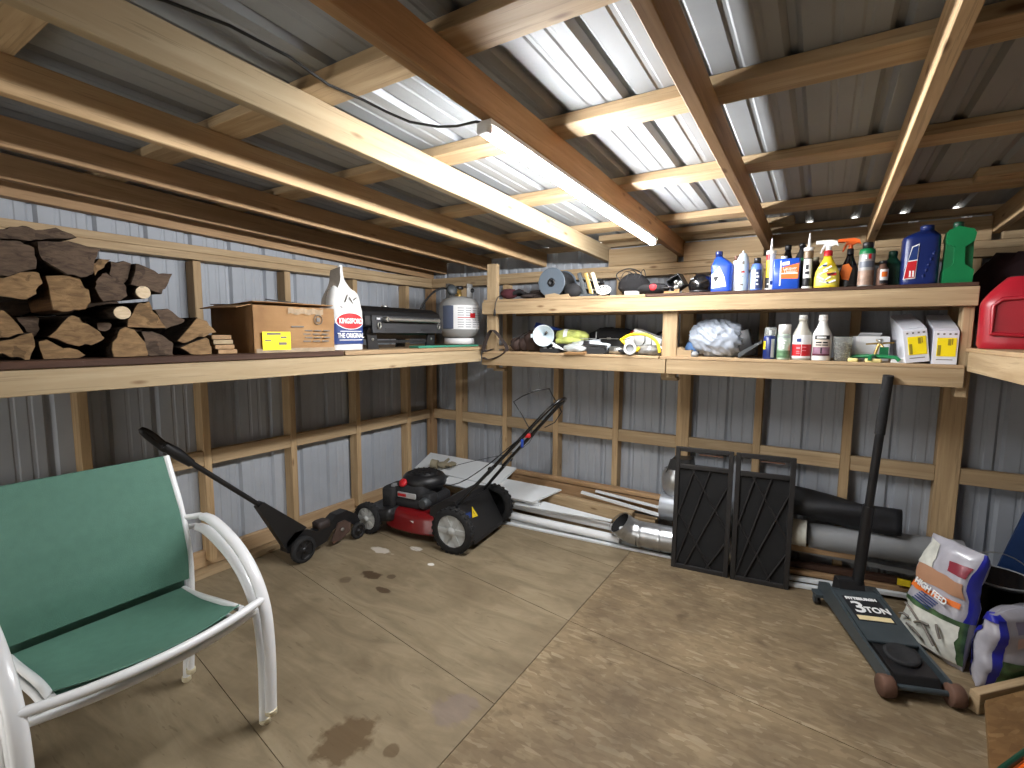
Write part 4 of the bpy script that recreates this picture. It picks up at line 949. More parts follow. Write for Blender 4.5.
for x in (-.16, .16):
    for z in (.115, .125): MB().box((x, -.1975, z), (.07, .002, .004)).build('vent_slot', M_['black'], fpn)
MB().tube([(-.20, -.225, .182), (.27, -.225, .182)], .0115, 12).build('lid_handle', M_['steel'], gr)
for x in (-.20, .27): MB().tube([(x, -.19, .182), (x, -.23, .182)], .015, 10).build('handle_mount', M_['steel'], gr)
for x in (-.245, .30): MB().torus((0, 0, 0), .012, .004, 12, 6, Tm(x, -.200, .145) @ Rx(90), 1, 1.5).build('latch', M_['steel'], gr)
MB().box((-.25, -.197, .185), (.03, .003, .012)).build('badge', M_['silver_print'], gr)
MB().lathe([(.022, 0), (.022, .008), (.001, .009)], 16, Tm(-.06, -.05, .268)).build('thermometer', M_['steel'], gr)
for s in (-1, 1):
    MB().prism([(s * .30, .0), (s * .305, .10), (s * .235, .10), (s * .215, .0)], -.16, -.145, Rx(90) @ Sc(1, 1, -1)).build('front_leg', M_['black'], gr, bev=.004)
    MB().prism([(s * .30, .0), (s * .305, .10), (s * .235, .10), (s * .215, .0)], .125, .14, Rx(90) @ Sc(1, 1, -1)).build('rear_leg', M_['black'], gr, bev=.004)
    MB().lathe([(.009, 0), (.009, .004), (.001, .005)], 10, Tm(s * .265, -.1605, .06) @ Rx(90)).build('leg_screw', M_['steel'], gr)
MB().box((0, -.15, .045), (.44, .012, .018)).build('leg_crossbar', M_['black'], gr)

pt = T('propane_tank', 'grey propane cylinder with valve and hose in the shelf corner', 'gas cylinder', (0.665, -0.425, 1.432), 62)
M_['tank'] = pm('tank_grey_paint', (150, 150, 148), .4, var=.06)
MB().lathe([(.001, .030), (.07, .034), (.13, .062), (.156, .105), (.160, .15), (.160, .275), (.154, .315), (.125, .352), (.07, .372), (.001, .376)], 36, caps=False).build('cylinder', M_['tank'], pt)
MB().lathe([(.115, 0), (.120, .0), (.120, .045), (.115, .045), (.115, 0)], 30, caps=False).build('foot_ring', M_['paper'], pt)
co = MB().lathe([(.100, .365), (.106, .365), (.106, .470), (.100, .470), (.100, .365)], 22, caps=False, a0=-78, a1=-18)
co.build('collar', M_['tank'], pt); MB().lathe([(.100, .365), (.106, .365), (.106, .470), (.100, .470), (.100, .365)], 22, caps=False, a0=100, a1=200).build('collar', M_['tank'], pt)
MB().ball((0.075, -.083, .42), (.018, .018, .018)).build('collar_hole', M_['black'], pt)
lb = MB().lathe([(.1612, .115), (.1612, .30)], 26, caps=False, a0=-135, a1=-25).build('label', M_['paper'], pt)
MB().lathe([(.1617, .118), (.1617, .297)], 10, caps=False, a0=-165, a1=-130).build('label_side', pm('slate_label', (84, 92, 112), .5), lb)
m = MB()
for r_ in range(9):
    for k in range(4): m.lathe([(.1618, .13 + .018 * r_), (.1618, .137 + .018 * r_)], 5, caps=False, a0=-118 + 22 * k, a1=-102 + 22 * k + (r_ % 3))
m.build('small_print', pm('pale_print', (158, 158, 162), .6), lb)
MB().lathe([(.1622, .205), (.1622, .240)], 8, caps=False, a0=-82, a1=-64).lathe([(.1622, .203), (.1622, .208)], 8, caps=False, a0=-118, a1=-66).build('red_mark', M_['ink_red'], lb)
MB().lathe([(.022, .37), (.022, .40), (.016, .405), (.016, .43), (.001, .43)], 14).tube([(0, 0, .42), (-.07, -.03, .42)], .016, 10).build('valve', M_['brass'], pt)
MB().lathe([(.030, 0), (.034, .006), (.034, .02), (.028, .026), (.001, .026)], 16, Tm(0, 0, .43)).build('valve_wheel', M_['black'], pt)
MB().lathe([(.012, 0), (.04, .004), (.045, .02), (.03, .034), (.001, .036)], 18, Tm(-.085, -.04, .415) @ Rx(70)).build('regulator', M_['dark_grey'], pt)
MB().tube(smooth_path([(-.085, -.03, .42), (-.14, .0, .44), (-.20, .03, .41), (-.26, .06, .34), (-.30, .08, .26), (-.34, .09, .16), (-.36, .1, .08)], 3), .008, 8).build('hose', M_['rubber'], pt)
o = lumber('green_slat', (0.865, -1.16, 1.4245), (0.885, -0.52, 1.4245), .09, .013, M_['teal']); tag(o, 'teal painted slat lying at the shelf edge under the propane cylinder', 'slat')

# ------------------------------------------------------------------ right corner: bags, bucket, tub, boards
def pillow(w, h, d, seed, top=.85, nu=20, nv=22):
    def ring(v):
        k = math.sin(PI * min(max(v, .0), 1)) ** .35; R = []
        ww = w / 2 * (1 - (1 - top) * v); lean = 0
        for i in range(40):
            a = 2 * PI * i / 40; c, s = math.cos(a), math.sin(a)
            x = ww * abs(c) ** .7 * (1 if c > 0 else -1); y = d / 2 * (0.12 + .88 * k) * abs(s) ** .9 * (1 if s > 0 else -1)
            n = noise.noise(V((x * 9 + seed, y * 9, v * 5))) * .022 + noise.noise(V((x * 26 + seed, y * 20, v * 16))) * .008
            R.append((x + n * .5, y + n * (1 if abs(s) > .3 else .4), max(0.002, h * v + n * .5 * v)))
        return R
    return [ring(i / nv) for i in range(nv + 1)]
def front(R, i0, i1, j0, j1, off):
    """band of a pillow's front (ring rows i0..i1, ring columns j0..j1) lifted by off"""
    m = MB(); rows = []
    for i in range(i0, i1 + 1):
        n = len(R[i]); rows.append([(lambda q: (q[0] * (1 + off / max(.02, math.hypot(q[0], q[1]))), q[1] * (1 + off / max(.02, math.hypot(q[0], q[1]))), q[2]))(R[i][j % n]) for j in range(j0, j1 + 1)])
    return m.rings(rows, smooth=True, caps=False, closed=False)
M_['foil'] = pm('silver_grey_bag', (166, 164, 172), .3, var=.14, scale=16, coat=.4)
M_['leaf_print'] = pm('green_leaf_print', (64, 92, 58), .4, var=.6, scale=22, coat=.3)
M_['white_print'] = pm('white_flower_print', (206, 206, 196), .4, var=.18, scale=20, coat=.3)
M_['blue_print'] = pm('royal_blue_print', (30, 36, 150), .35, coat=.3)
def feed(label, loc, rz, w, h, d, seed, lean):
    t = T('feed_bag', label, 'bag', M=Tm(*loc) @ Rz(rz) @ Rx(lean), group='plastic feed bags by the right wall')
    R = pillow(w, h, d, seed); MB().rings(R).build('bag_body', M_['foil'], t); return t, R
b1, R1 = feed('silver feed bag standing slumped behind the floor jack', (3.672, -0.582, 0.0), -51.8, 0.30, 0.545, 0.14, 2.0, -10)
front(R1, 1, 9, 21, 39, .004).build('green_print', M_['leaf_print'], b1)
front(R1, 1, 8, 22, 36, .007).build('flower_print', M_['white_print'], b1)
front(R1, 9, 22, 37, 41, .005).build('blue_edge', M_['blue_print'], b1)
front(R1, 16, 21, 23, 29, .004).build('white_emblem', M_['white_print'], b1)
front(R1, 17, 19, 31, 36, .005).build('maroon_badge', pm('maroon_print', (128, 30, 48), .4), b1)
front(R1, 13, 16, 25, 36, .005).build('tan_banner', pm('tan_print', (168, 126, 98), .4), b1)
front(R1, 11, 12, 24, 35, .005).build('orange_swoosh', M_['ink_orange'], b1)
LR = Rx(-4)
text('bag_lettering', 'HIGH FEED', .042, M_['ink_white'], b1, Tm(.008, -.090, .30) @ Ry(12), .80, bold=.001, depth=.0015)
mm = MB()
for k in range(5): mm.box((-.062 + .006 * k, -.088, .215 + .013 * k), (.09, .002, .005), Ry(10))
mm.build('small_print', M_['ink_blue'], b1)
fs = MB()
for k, (x, z, a, L) in enumerate(((-.06, .16, -30, .09), (.0, .13, 20, .07), (.04, .10, -40, .10), (-.03, .08, -15, .08), (.08, .14, -60, .06), (-.09, .12, 10, .05))):
    fs.tube([(x - L / 2 * math.cos(math.radians(a)), -.082, z - L / 2 * math.sin(math.radians(a))), (x, -.090, z + .01), (x + L / 2 * math.cos(math.radians(a)), -.082, z + L / 2 * math.sin(math.radians(a)))], .006, 6)
fs.build('line_drawing', M_['ink_grey'], b1)

b2, R2 = feed('feed bag with blue-edged end flap, in front of the slumped bag', (3.958, -0.638, 0.0), 43, 0.44, 0.34, 0.16, 7.0, 0)
front(R2, 1, 9, 25, 39, .004).build('green_print', M_['leaf_print'], b2)
front(R2, 1, 21, 23, 25, .006).build('blue_edge', M_['blue_print'], b2)
front(R2, 20, 22, 15, 25, .006).build('blue_edge', M_['blue_print'], b2)
front(R2, 1, 21, 15, 17, .006).build('blue_edge', M_['blue_print'], b2)
front(R2, 13, 16, 27, 37, .005).build('tan_label', pm('peach_print', (190, 160, 146), .45), b2)
front(R2, 17, 20, 27, 37, .005).build('lilac_print', pm('lilac_print', (130, 126, 150), .45), b2)
lp = MB()
for k in range(5): lp.box((-.03 + .035 * k, -.074, .268 - .002 * abs(k - 2) ** 2), (.024, .004, .016), Ry(-6 + 4 * k))
lp.build('white_lettering', M_['ink_white'], b2)
MB().torus((-.045, -.088, .205), .013, .0025, 16, 5, Tm(-.045, -.088, .205) @ Rx(90) @ Tm(.045, .088, -.205)).box((.03, -.088, .205), (.09, .002, .007)).build('brown_lettering', M_['rust'], b2)

bk = T('bucket', 'black bucket with shiny rim behind the feed bags', 'bucket', (3.945, -0.335, 0))
MB().lathe([(.001, .004), (.10, .004), (.105, .012), (.135, .33), (.141, .33), (.141, .345), (.131, .345), (.10, .02), (.001, .018)], 28, caps=False).build('pail', M_['black_gloss'], bk)
MB().torus((0, 0, .345), .137, .005, 28, 6).build('rim', M_['grey_plastic'], bk)
MB().torus((0, 0, 0), .139, .003, 14, 6, Tm(0, 0, .32) @ Rx(65), a0=0, a1=180).build('bail_handle', M_['steel'], bk)
tbm = pm('dark_blue_plastic', (18, 48, 92), .5, var=.12)
tu = T('plastic_tub', 'large dark blue plastic tub standing on end in the right corner', 'tub', M=Tm(4.19, -0.10, 0.0) @ Rz(-4) @ Ry(10))
MB().prism([(-.24, .0), (.30, .0), (.26, .80), (-.20, .80)], -.06, .06, Rx(90)).build('shell', tbm, tu, bev=.03)
MB().prism([(-.28, -.0), (.34, .0), (.29, .85), (-.23, .85)], .065, .085, Rx(90)).build('rim', tbm, tu, bev=.006)
MB().box((0.03, -.068, .33), (.48, .02, .05)).build('dark_strap', M_['black'], tu)
o = lumber('timber', (3.750, -0.992, .045), (4.27, -0.447, .045), .038, .089, M_['pine']); tag(o, 'pale timber lying on the floor behind the strand board offcut', 'timber')
o = MB().prism([(0, 0), (.62, 0), (.62, -.15), (-.31, -.21)], -.009, .009).build('strand_board_offcut', osb_mat('brown_strand_board', (1.0, .76, .52))); o.matrix_world = Tm(3.770, -1.040, .085) @ Rz(47) @ Rx(10)
tag(o, 'rough strand board offcut propped in the bottom right corner', 'board')
tr = T('plastic_sled', 'orange plastic tray with dark green rim at the bottom right corner', 'tray', (3.955, -1.375, 0.0), 57)
MB().rbox((0, 0, .055), (.44, .30, .10), .06).build('tray_shell', M_['orange'], tr)
MB().tube([(x, y, .108) for x, y in ((-.2, -.15), (.2, -.15), (.215, -.13), (.215, .13), (.2, .15), (-.2, .15), (-.215, .13), (-.215, -.13))], .010, 8, closed=True).build('rim', M_['dark_green'], tr)

# ------------------------------------------------------------------ bottles, cans and tools on the back shelves (fronts face -y)
ZT, ZB = 1.7665, 1.3845
def can(name, label, cat, x, y, z, body, mat, parts=(), group=None, rz=0, n=26, sq=1.0, bname='body'):
    t = T(name, label, cat, (x, y, z), rz, group)
    MB().lathe([(.001, body[0][1])] + body + [(.001, body[-1][1])], n, caps=False, sq=sq).build(bname, mat, t)
    for nm, prof, mt, a0, a1 in parts:
        MB().lathe(prof, n, caps=False, a0=a0, a1=a1, sq=sq).build(nm, mt, t)
    return t
def band(r, z0, z1, mt, nm='label', a0=-180, a1=180): return (nm, [(r, z0), (r, z1)], M_[mt] if isinstance(mt, str) else mt, a0, a1)
def lines(t, r, rows, mt, a0=-120, a1=-60, sq=1.0):
    m = MB()
    for z, h, u0, u1 in rows: m.lathe([(r, z), (r, z + h)], 8, caps=False, a0=a0 + (a1 - a0) * u0, a1=a0 + (a1 - a0) * u1, sq=sq)
    return m.build('label_print', M_[mt] if isinstance(mt, str) else mt, t)
def capp(r, z0, z1): return [(r * .9, z0), (r, z0), (r, z1 - .003), (r * .93, z1), (.001, z1)]
gT, gB = 'bottles and cans on the top shelf', 'bottles and cans on the lower shelf'

# blue motor oil bottle
def jug(name, label, cat, loc, w, d, h, mat, neck=(0, .016), rz=0, slope=.7, group=None, cap='black', ch=.03):
    t = T(name, label, cat, loc, rz, group); nx, nr = neck
    def ring(z):
        k = z / h; ww = w / 2; dd = d / 2; cx = 0
        if k > slope:
            s = (k - slope) / (1 - slope); s2 = s ** 1.5
            ww = ww + (nr - ww) * s2; dd = dd + (nr - dd) * s2; cx = nx * s2
        elif k < .03: ww *= .96; dd *= .94
        R = []
        for i in range(32):
            a = 2 * PI * i / 32; c, s_ = math.cos(a), math.sin(a); e = .45 if k < slope else .45 + .55 * min(1, (k - slope) / (1 - slope) * 1.3)
            R.append((cx + ww * abs(c) ** e * (1 if c > 0 else -1), dd * abs(s_) ** e * (1 if s_ > 0 else -1), z))
        return R
    MB().rings([ring(h * i / 24) for i in range(25)]).build('body', mat, t)
    MB().lathe(capp(nr * 1.15, h - .002, h + ch), 18, Tm(nx, 0, 0), caps=False).build('cap', M_[cap] if isinstance(cap, str) else cap, t)
    return t
def face(t, pts, d, mt, nm='label'): return MB().prism(pts, d, d + .0012, Rx(90)).build(nm, M_[mt], t)   # flat patch on the -y side: (x,z) outline at y=-d
j = jug('oil_bottle', 'royal blue motor oil bottle right of the black helmet, top shelf', 'bottle', (2.622, -.43, ZT), .118, .075, .205, M_['blue'], (-.022, .017), slope=.72, group=gT, cap='navy')
face(j, [(-.05, .02), (.03, .03), (.018, .085), (-.012, .145), (-.05, .10)], .0382, 'silver_print')
face(j, [(-.044, .085), (-.01, .09), (-.028, .055)], .0395, 'ink'); face(j, [(-.04, .105), (-.018, .108), (-.018, .118), (-.04, .115)], .0395, 'ink_grey')

t = can('caulk_tube', 'plain white tube partly hidden beside the blue oil bottle', 'tube', 2.694, -.42, ZT, [(.019, 0), (.019, .17), (.012, .178)], M_['white'], [('cap', capp(.013, .178, .205), M_['rust'], 0, 360)], gT)
t = can('spray_can', 'tall pale blue spray can with domed top', 'spray can', 2.731, -.44, ZT, [(.031, 0), (.032, .003), (.032, .165), (.029, .185), (.018, .21), (.008, .216)], pm('pale_blue_can', (190, 208, 224), .3, var=.04, coat=.3), [('nozzle', [(.006, .216), (.006, .226), (.001, .227)], M_['white'], 0, 360)], gT)
lines(t, .0325, [(.148, .018, .45, .85), (.105, .008, .30, .9), (.098, .006, .2, .6), (.08, .004, .35, .8), (.03, .01, .3, .8)], 'ink_grey'); lines(t, .0327, [(.102, .008, .55, .95)], 'ink_red')
t = can('spray_can', 'blue and white spray can with black cap', 'spray can', 2.806, -.44, ZT, [(.031, 0), (.032, .003), (.032, .125), (.024, .148), (.018, .15)], pm('mid_blue_can', (84, 116, 190), .3, coat=.3), [band(.0325, .01, .115, pm('ice_label', (196, 210, 228), .4), a0=-150, a1=-95), band(.0325, .01, .115, pm('slate_blue', (56, 66, 104), .4), a0=-95, a1=-40), ('cap', capp(.018, .15, .182), M_['black'], 0, 360)], gT)
lines(t, .0330, [(.09, .01, .5, .8), (.07, .012, .55, .95), (.05, .01, .5, .8), (.03, .008, .55, .9)], 'ink_white')
def caulk(x, y, label, bmat, bands, ink, nz=.075):
    t = can('caulk_tube', label, 'caulk tube', x, y, ZT, [(.0245, 0), (.0245, .008), (.0225, .010), (.0225, .20), (.0245, .202), (.0245, .215), (.02, .218)], bmat, bands, 'caulk tubes on the top shelf')
    MB().lathe([(.009, .216), (.008, .23), (.0035, .216 + nz), (.001, .217 + nz)], 14, caps=False).build('nozzle', M_['white'], t)
    MB().lathe([(.0248, 0), (.0248, .012)], 24, caps=False).build('base_collar', M_['white'], t); MB().lathe([(.0248, .198), (.0248, .216), (.012, .2185)], 24, caps=False).build('end_collar', M_['white'], t)
    lines(t, .0232, ink, 'ink_white'); return t
caulk(2.872, -.43, 'caulk tube with red and yellow label and white nozzle', M_['white'], [band(.0228, .165, .198, 'ink_red', a0=-180, a1=-95), band(.0228, .07, .165, 'yellow', a0=-180, a1=-95), band(.0228, .012, .07, 'ink', a0=-180, a1=-95), band(.0229, .03, .05, 'ink_blue', a0=-85, a1=-50)], [(.03, .008, .0, .35)], .07)
caulk(3.052, -.45, 'black and white caulk tube right of the blue thinner can', M_['black'], [band(.0228, .16, .198, pm('bronze_label', (120, 100, 76), .4)), band(.0229, .055, .155, 'paper', a0=-150, a1=-40), band(.0231, .10, .125, 'ink', a0=-115, a1=-80), band(.0231, .075, .09, 'ink', a0=-120, a1=-70)], [(.135, .004, .2, .8)], .075)
t = T('solvent_can', 'blue rectangular solvent can with orange label', 'can', (2.952, -.43, ZT), 0, gT)
MB().rbox((0, 0, .083), (.128, .075, .165), .008).build('body', pm('can_blue', (34, 78, 180), .3, coat=.3), t, bev=.001)
MB().lathe(capp(.016, .165, .182), 16, Tm(-.015, 0, 0), caps=False).build('cap', M_['white'], t)
face(t, [(-.028, .058), (.058, .055), (.06, .138), (-.028, .118)], .0380, 'ink_orange'); face(t, [(-.02, .128), (.014, .132), (.014, .150), (-.02, .146)], .0380, 'ink_white'); face(t, [(-.03, .02), (-.024, .02), (-.024, .155), (-.03, .155)], .0381, 'ink_white')
face(t, [(-.024, .083), (.055, .082), (.055, .087), (-.024, .088)], .0393, 'ink_white', 'label_rule')
text('label_lettering', 'Lacquer', .024, M_['ink_white'], t, Tm(.017, -.0395, .112), .85, depth=.0006); text('label_lettering', 'Thinner', .024, M_['ink_white'], t, Tm(.019, -.0395, .095), .85, depth=.0006)
# trigger spray bottles
def sprayer(name, label, x, y, z, body, trig, h, w, lab_):
    t = T(name, label, 'spray bottle', (x, y, z), 0, gT)
    pr = [(w * .96, 0), (w, .006), (w * 1.0, h * .30), (w * .92, h * .5), (w * .62, h * .72), (w * .36, h * .90), (w * .30, h)]
    MB().lathe([(.001, 0)] + pr + [(.001, h)], 28, caps=False, sq=.62).build('bottle', body, t)
    MB().lathe([(w * .34, h - .004), (w * .34, h + .022), (w * .22, h + .026)], 20, caps=False).build('neck_collar', lab_[1], t)
    m = MB().lathe([(w * .22, h + .024), (w * .22, h + .045)], 14); MB()
    m.prism([(-.045, h + .06), (-.045, h + .078), (.01, h + .078), (.035, h + .070), (.045, h + .045), (.03, h + .052), (.012, h + .045), (-.012, h + .045), (-.018, h + .06)], -.011, .011, Rx(90)).build('spray_head', trig, t, bev=.004)
    MB().tube([(-.016, 0, h + .055), (-.026, 0, h + .035), (-.034, 0, h + .012)], [.006, .006, .004], 8).build('trigger', trig, t)
    MB().box((-.051, 0, h + .069), (.014, .018, .018)).build('nozzle', trig, t)
    R0 = w * 1.01
    MB().lathe([(R0, .012), (R0, h * .30), (w * .935, h * .5), (w * .74, h * .645)], 20, caps=False, a0=-160, a1=-20, sq=.635).build('label', lab_[0], t)
    return t
t = sprayer('spray_bottle', 'yellow trigger spray bottle with white head, top shelf', 3.140, -.44, ZT, M_['yellow'], M_['white'], .17, .058, (pm('yellow_spray_label', (240, 226, 90), .4), M_['ink_red']))
m = MB()
for k, (x, z, a) in enumerate(((-.02, .115, 35), (.0, .10, 30), (-.015, .08, 25), (-.025, .05, -30), (.0, .045, 35), (.02, .07, 20), (-.01, .03, -15), (.02, .03, 20))): m.box((0, 0, 0), (.042, .001, .008), Tm(x, -.040, z) @ Ry(-a))
m.build('label_art', M_['ink_white'], t); MB().box((.026, -.0390, .068), (.040, .003, .014), Ry(-4)).build('red_flash', M_['ink_red'], t); MB().box((-.012, -.0400, .115), (.02, .002, .008)).build('blue_flash', M_['ink_blue'], t)
t = sprayer('spray_bottle', 'black spray bottle with orange trigger behind the grey can', 3.238, -.38, ZT, M_['black_gloss'], M_['orange'], .18, .046, (pm('black_label', (30, 26, 24), .4), M_['black']))
MB().prism([(.0, .04), (.012, .1), (-.005, .125), (-.03, .12), (-.04, .08), (-.03, .045)], .0295, .0305, Rx(90)).build('orange_art', M_['ink_orange'], t)
t = can('spray_can', 'grey spray can with green band and black cap', 'spray can', 3.308, -.44, ZT, [(.033, 0), (.034, .003), (.034, .165), (.031, .185), (.022, .19)], pm('grey_can', (150, 148, 144), .35, var=.2, scale=18), [band(.0345, .172, .1745, 'green'), ('green_band', [(.0347, .163), (.0343, .172), (.0322, .187), (.023, .191)], M_['green'], 0, 360), ('cap', capp(.022, .19, .222), M_['black'], 0, 360), band(.0345, .095, .125, pm('can_slate', (92, 98, 110), .4), a0=-150, a1=-30), band(.0345, .008, .08, pm('can_brown', (150, 122, 104), .45, var=.35, scale=30), a0=-170, a1=-20)], gT)
lines(t, .0350, [(.136, .02, -.1, .45)], 'ink_white'); lines(t, .0350, [(.136, .024, .62, .98)], 'ink_red')
t = can('small_bottle', 'small brown bottle with white and orange label', 'bottle', 3.376, -.44, ZT, [(.024, 0), (.025, .003), (.025, .085), (.014, .10), (.014, .112)], M_['rust'], [band(.0255, .012, .082, 'paper', a0=-115, a1=-20), band(.0258, .045, .07, 'ink_orange', a0=-100, a1=-40), band(.0258, .012, .028, 'ink', a0=-115, a1=-20), ('cap', capp(.016, .11, .126), M_['black'], 0, 360)], gT)
jug('bottle', 'dark green bottle between the small bottle and the navy jug', 'bottle', (3.420, -.36, ZT), .075, .075, .15, M_['dark_green'], (0, .016), slope=.7, group=gT, cap='dark_green')
j = jug('fluid_jug', 'large navy blue jug with red and white label', 'jug', (3.522, -.40, ZT), .145, .13, .265, M_['navy'], (.02, .024), slope=.86, group=gT, cap='navy', ch=.022)
face(j, [(-.066, .025), (-.018, .03), (-.012, .195), (-.040, .182)], .0655, 'ink_white'); face(j, [(-.062, .03), (-.021, .034), (-.017, .115), (-.052, .11)], .0670, 'ink_red'); face(j, [(-.050, .116), (-.017, .12), (-.015, .188), (-.037, .178)], .0670, 'ink_blue')
m = MB()
for k in range(5): m.ball((.012 + .008 * k, -.0655, .04 + .026 * k), (.006, .004, .008), 8, 6)
m.build('grip_ribs', M_['navy'], j)
for x in (-.040, -.028): MB().box((x, -.0690, .052), (.007, .001, .03)).build('label_print', M_['ink_white'], j)
# green jug with waisted grip
t = T('coolant_jug', 'bright green handled jug at the right end of the top shelf', 'jug', (3.662, -.42, ZT), 0, gT)
o_ = [(-.058, 0), (.050, 0), (.052, .06), (.018, .085), (.014, .165), (.045, .19), (.050, .225), (.040, .245), (-.015, .262), (-.05, .245), (-.056, .21), (-.052, .185), (-.022, .17), (-.022, .085), (-.056, .065)]
MB().prism(o_, -.028, .05, Rx(90)).build('body', M_['green'], t, bev=.010, seg=3)
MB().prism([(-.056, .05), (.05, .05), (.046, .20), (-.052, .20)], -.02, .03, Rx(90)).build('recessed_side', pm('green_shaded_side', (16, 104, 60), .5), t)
MB().lathe(capp(.02, .255, .285), 16, Tm(-.01, -.01, 0), caps=False).build('cap', M_['dark_green'], t)
# things standing behind the front row
t = can('bottle', 'black bottle with silver shoulder behind the solvent can', 'bottle', 2.945, -.30, ZT, [(.034, 0), (.035, .16), (.02, .20), (.014, .235)], M_['black_gloss'], [('cap', capp(.017, .232, .26), M_['black'], 0, 360)], gT)
t = can('bottle', 'black bottle with green stripe behind the black caulk tube', 'bottle', 3.015, -.31, ZT, [(.03, 0), (.031, .19), (.015, .22), (.013, .245)], M_['black'], [band(.0315, .165, .18, 'green'), ('cap', capp(.016, .243, .262), M_['black'], 0, 360)], gT)
t = can('bottle', 'brown bottle with cork coloured cap left of the yellow sprayer', 'bottle', 3.085, -.33, ZT, [(.028, 0), (.028, .13), (.012, .16)], M_['brown_bag'], [('cap', capp(.014, .16, .18), M_['glove'], 0, 360)], gT)

# black helmet, open box of fittings
t = T('helmet', 'glossy black helmet left of the blue oil bottle', 'helmet', (2.505, -.42, ZT), -20)
MB().ball((0, 0, .045), (.073, .075, .068), 24, 14, v0=-35, v1=90).build('shell', M_['black_gloss'], t)
MB().torus((0, 0, .008), .062, .007, 26, 6).build('rim', M_['black'], t)
MB().box((0, -.0, .0), (.038, .004, .010), Tm(-.015, -.058, .082) @ Rx(-38)).build('badge', M_['silver_print'], t)
t = T('open_box', 'small black open box of metal fittings tipped beside the helmet', 'box', M=Tm(2.385, -.42, ZT + .030) @ Rz(-12) @ Ry(-32))
m = MB()
for c, d in (((0, .03, .04), (.085, .004, .08)), ((0, 0, .0), (.085, .065, .004)), ((0, 0, .08), (.085, .065, .004)), ((-.042, 0, .04), (.004, .065, .08)), ((.042, 0, .04), (.004, .065, .08))): m.box(c, d)
m.build('carton', M_['black'], t)
for x, z, r in ((-.015, .022, .014), (.018, .025, .016), (.0, .05, .012)): MB().lathe([(r * .5, -.02), (r, -.018), (r, .01), (r * .6, .012), (r * .5, -.02)], 12, Tm(x, -.005, z) @ Rx(80), caps=False).build('fitting', M_['steel'], t)
o = MB().box((0, 0, .006), (.09, .05, .012)).box((.03, -.01, .018), (.03, .03, .014)).build('cardboard_scrap', M_['card'], None, Tm(2.345, -.47, ZT) @ Rz(12)); tag(o, 'torn cardboard scrap in front of the open box of fittings', 'cardboard')
# red and black pouch, tool bag
t = T('pouch', 'low black pouch with round red patch on the top shelf', 'pouch', (2.215, -.42, ZT), -6)
MB().ball((0, 0, .036), (.105, .06, .036), 22, 10, fn=lambda p: 1 + .12 * noise.noise(p * 3), zf=.001).build('case', M_['fabric_black'], t)
MB().ball((.02, -.05, .042), (.026, .016, .022), 14, 8).build('red_patch', pm('red_patch', (188, 46, 52), .7), t)
MB().tube(smooth_path([(.06, -.03, .05), (.10, -.04, .03), (.13, -.035, .045), (.15, -.02, .02)], 2), .005, 6).build('strap', M_['black'], t)
t = T('tool_bag', 'black soft tool bag with tangled straps on the top shelf', 'bag', (2.06, -.33, ZT), 8)
MB().ball((0, 0, .075), (.105, .075, .075), 22, 12, fn=lambda p: 1 + .10 * noise.noise(p * 2.5), zf=.001).build('bag_body', M_['fabric_black'], t)
for k in range(4):
    q = [( -.08 + .04 * k, -.05, .11), (-.06 + .04 * k, -.03, .165 + .012 * (k % 2)), (-.02 + .03 * k, .0, .16), (.02 + .02 * k, -.04, .12)]
    MB().ribbon(smooth_path(q, 3), .016, .003, (0, 1, .3)).build('strap', M_['black'], t)
MB().tube(smooth_path([(-.09, 0, .10), (-.13, 0, .15), (-.06, 0, .185), (.0, 0, .18), (.05, -.01, .15)], 3), .004, 6).build('loose_cord', M_['black'], t)
o = MB().box((0, 0, .012), (.08, .05, .024)).build('white_block', M_['paper'], None, Tm(2.09, -.45, ZT)); tag(o, 'small off-white block in front of the tool bag', 'block')
t = T('drain_cover', 'white slotted round cover leaning by the tool bag', 'cover', M=Tm(1.895, -.45, ZT + .040) @ Rz(12) @ Rx(62) @ Sc(1.3, 1, 1))
MB().lathe([(.001, -.004), (.036, -.004), (.038, 0), (.036, .005), (.001, .005)], 22, caps=False).build('disc', M_['white'], t)
m = MB()
for k in range(8): m.box((0, 0, 0), (.012, .007, .002), Rz(45 * k) @ Tm(.022, 0, .0056))
m.build('slots', M_['black'], t)
# wooden hand-screw clamp, black sander pad, spool, wood piece, gloves
t = T('hand_clamp', 'old wood and metal clamp leaning on the top shelf beside the spool', 'clamp', M=Tm(1.77, -.40, ZT) @ Rz(12))
for k, (x, mt) in enumerate(((-.045, 'dark_grey'), (.0, 'brass'), (.048, 'cap_cream'))): MB().box((0, 0, 0), (.026, .03, .17), Tm(x, 0, .085) @ Ry(-18)).build('jaw', M_[mt], t, bev=.004)
for z in (.06, .12): MB().tube([(-.08, 0, z + .02), (.07, 0, z - .02)], .005, 8).build('screw_rod', M_['steel'], t)
MB().box((-.01, -.01, .012), (.16, .03, .024)).build('foot_plate', M_['dark_grey'], t, bev=.003)
t = T('knee_pad', 'rounded black pad in front of the cable spool', 'pad', (1.668, -.44, ZT))
MB().ball((0, 0, .045), (.065, .045, .05), 18, 10).build('shell', M_['black_matte'], t)
t = T('cable_spool', 'grey disc-ended spool of black cable on the top shelf', 'spool', M=Tm(1.505, -.36, ZT + .108) @ Rz(1) @ Rx(90))
M_['spool'] = pm('spool_grey', (88, 98, 108), .5, var=.08)
for z, nm in ((.085, 'flange'), (-.115, 'flange')): MB().lathe([(.030, z), (.100, z), (.104, z + .004), (.100, z + .008), (.030, z + .008), (.030, z)], 40, caps=False, smooth=False).build(nm, M_['spool'], t)
m = MB()
for r in (.058, .072, .087):
    for k in range(11): m.torus((0, 0, -.098 + .017 * k), r, .0086, 26, 6)
m.build('wound_cable', M_['rubber'], t)
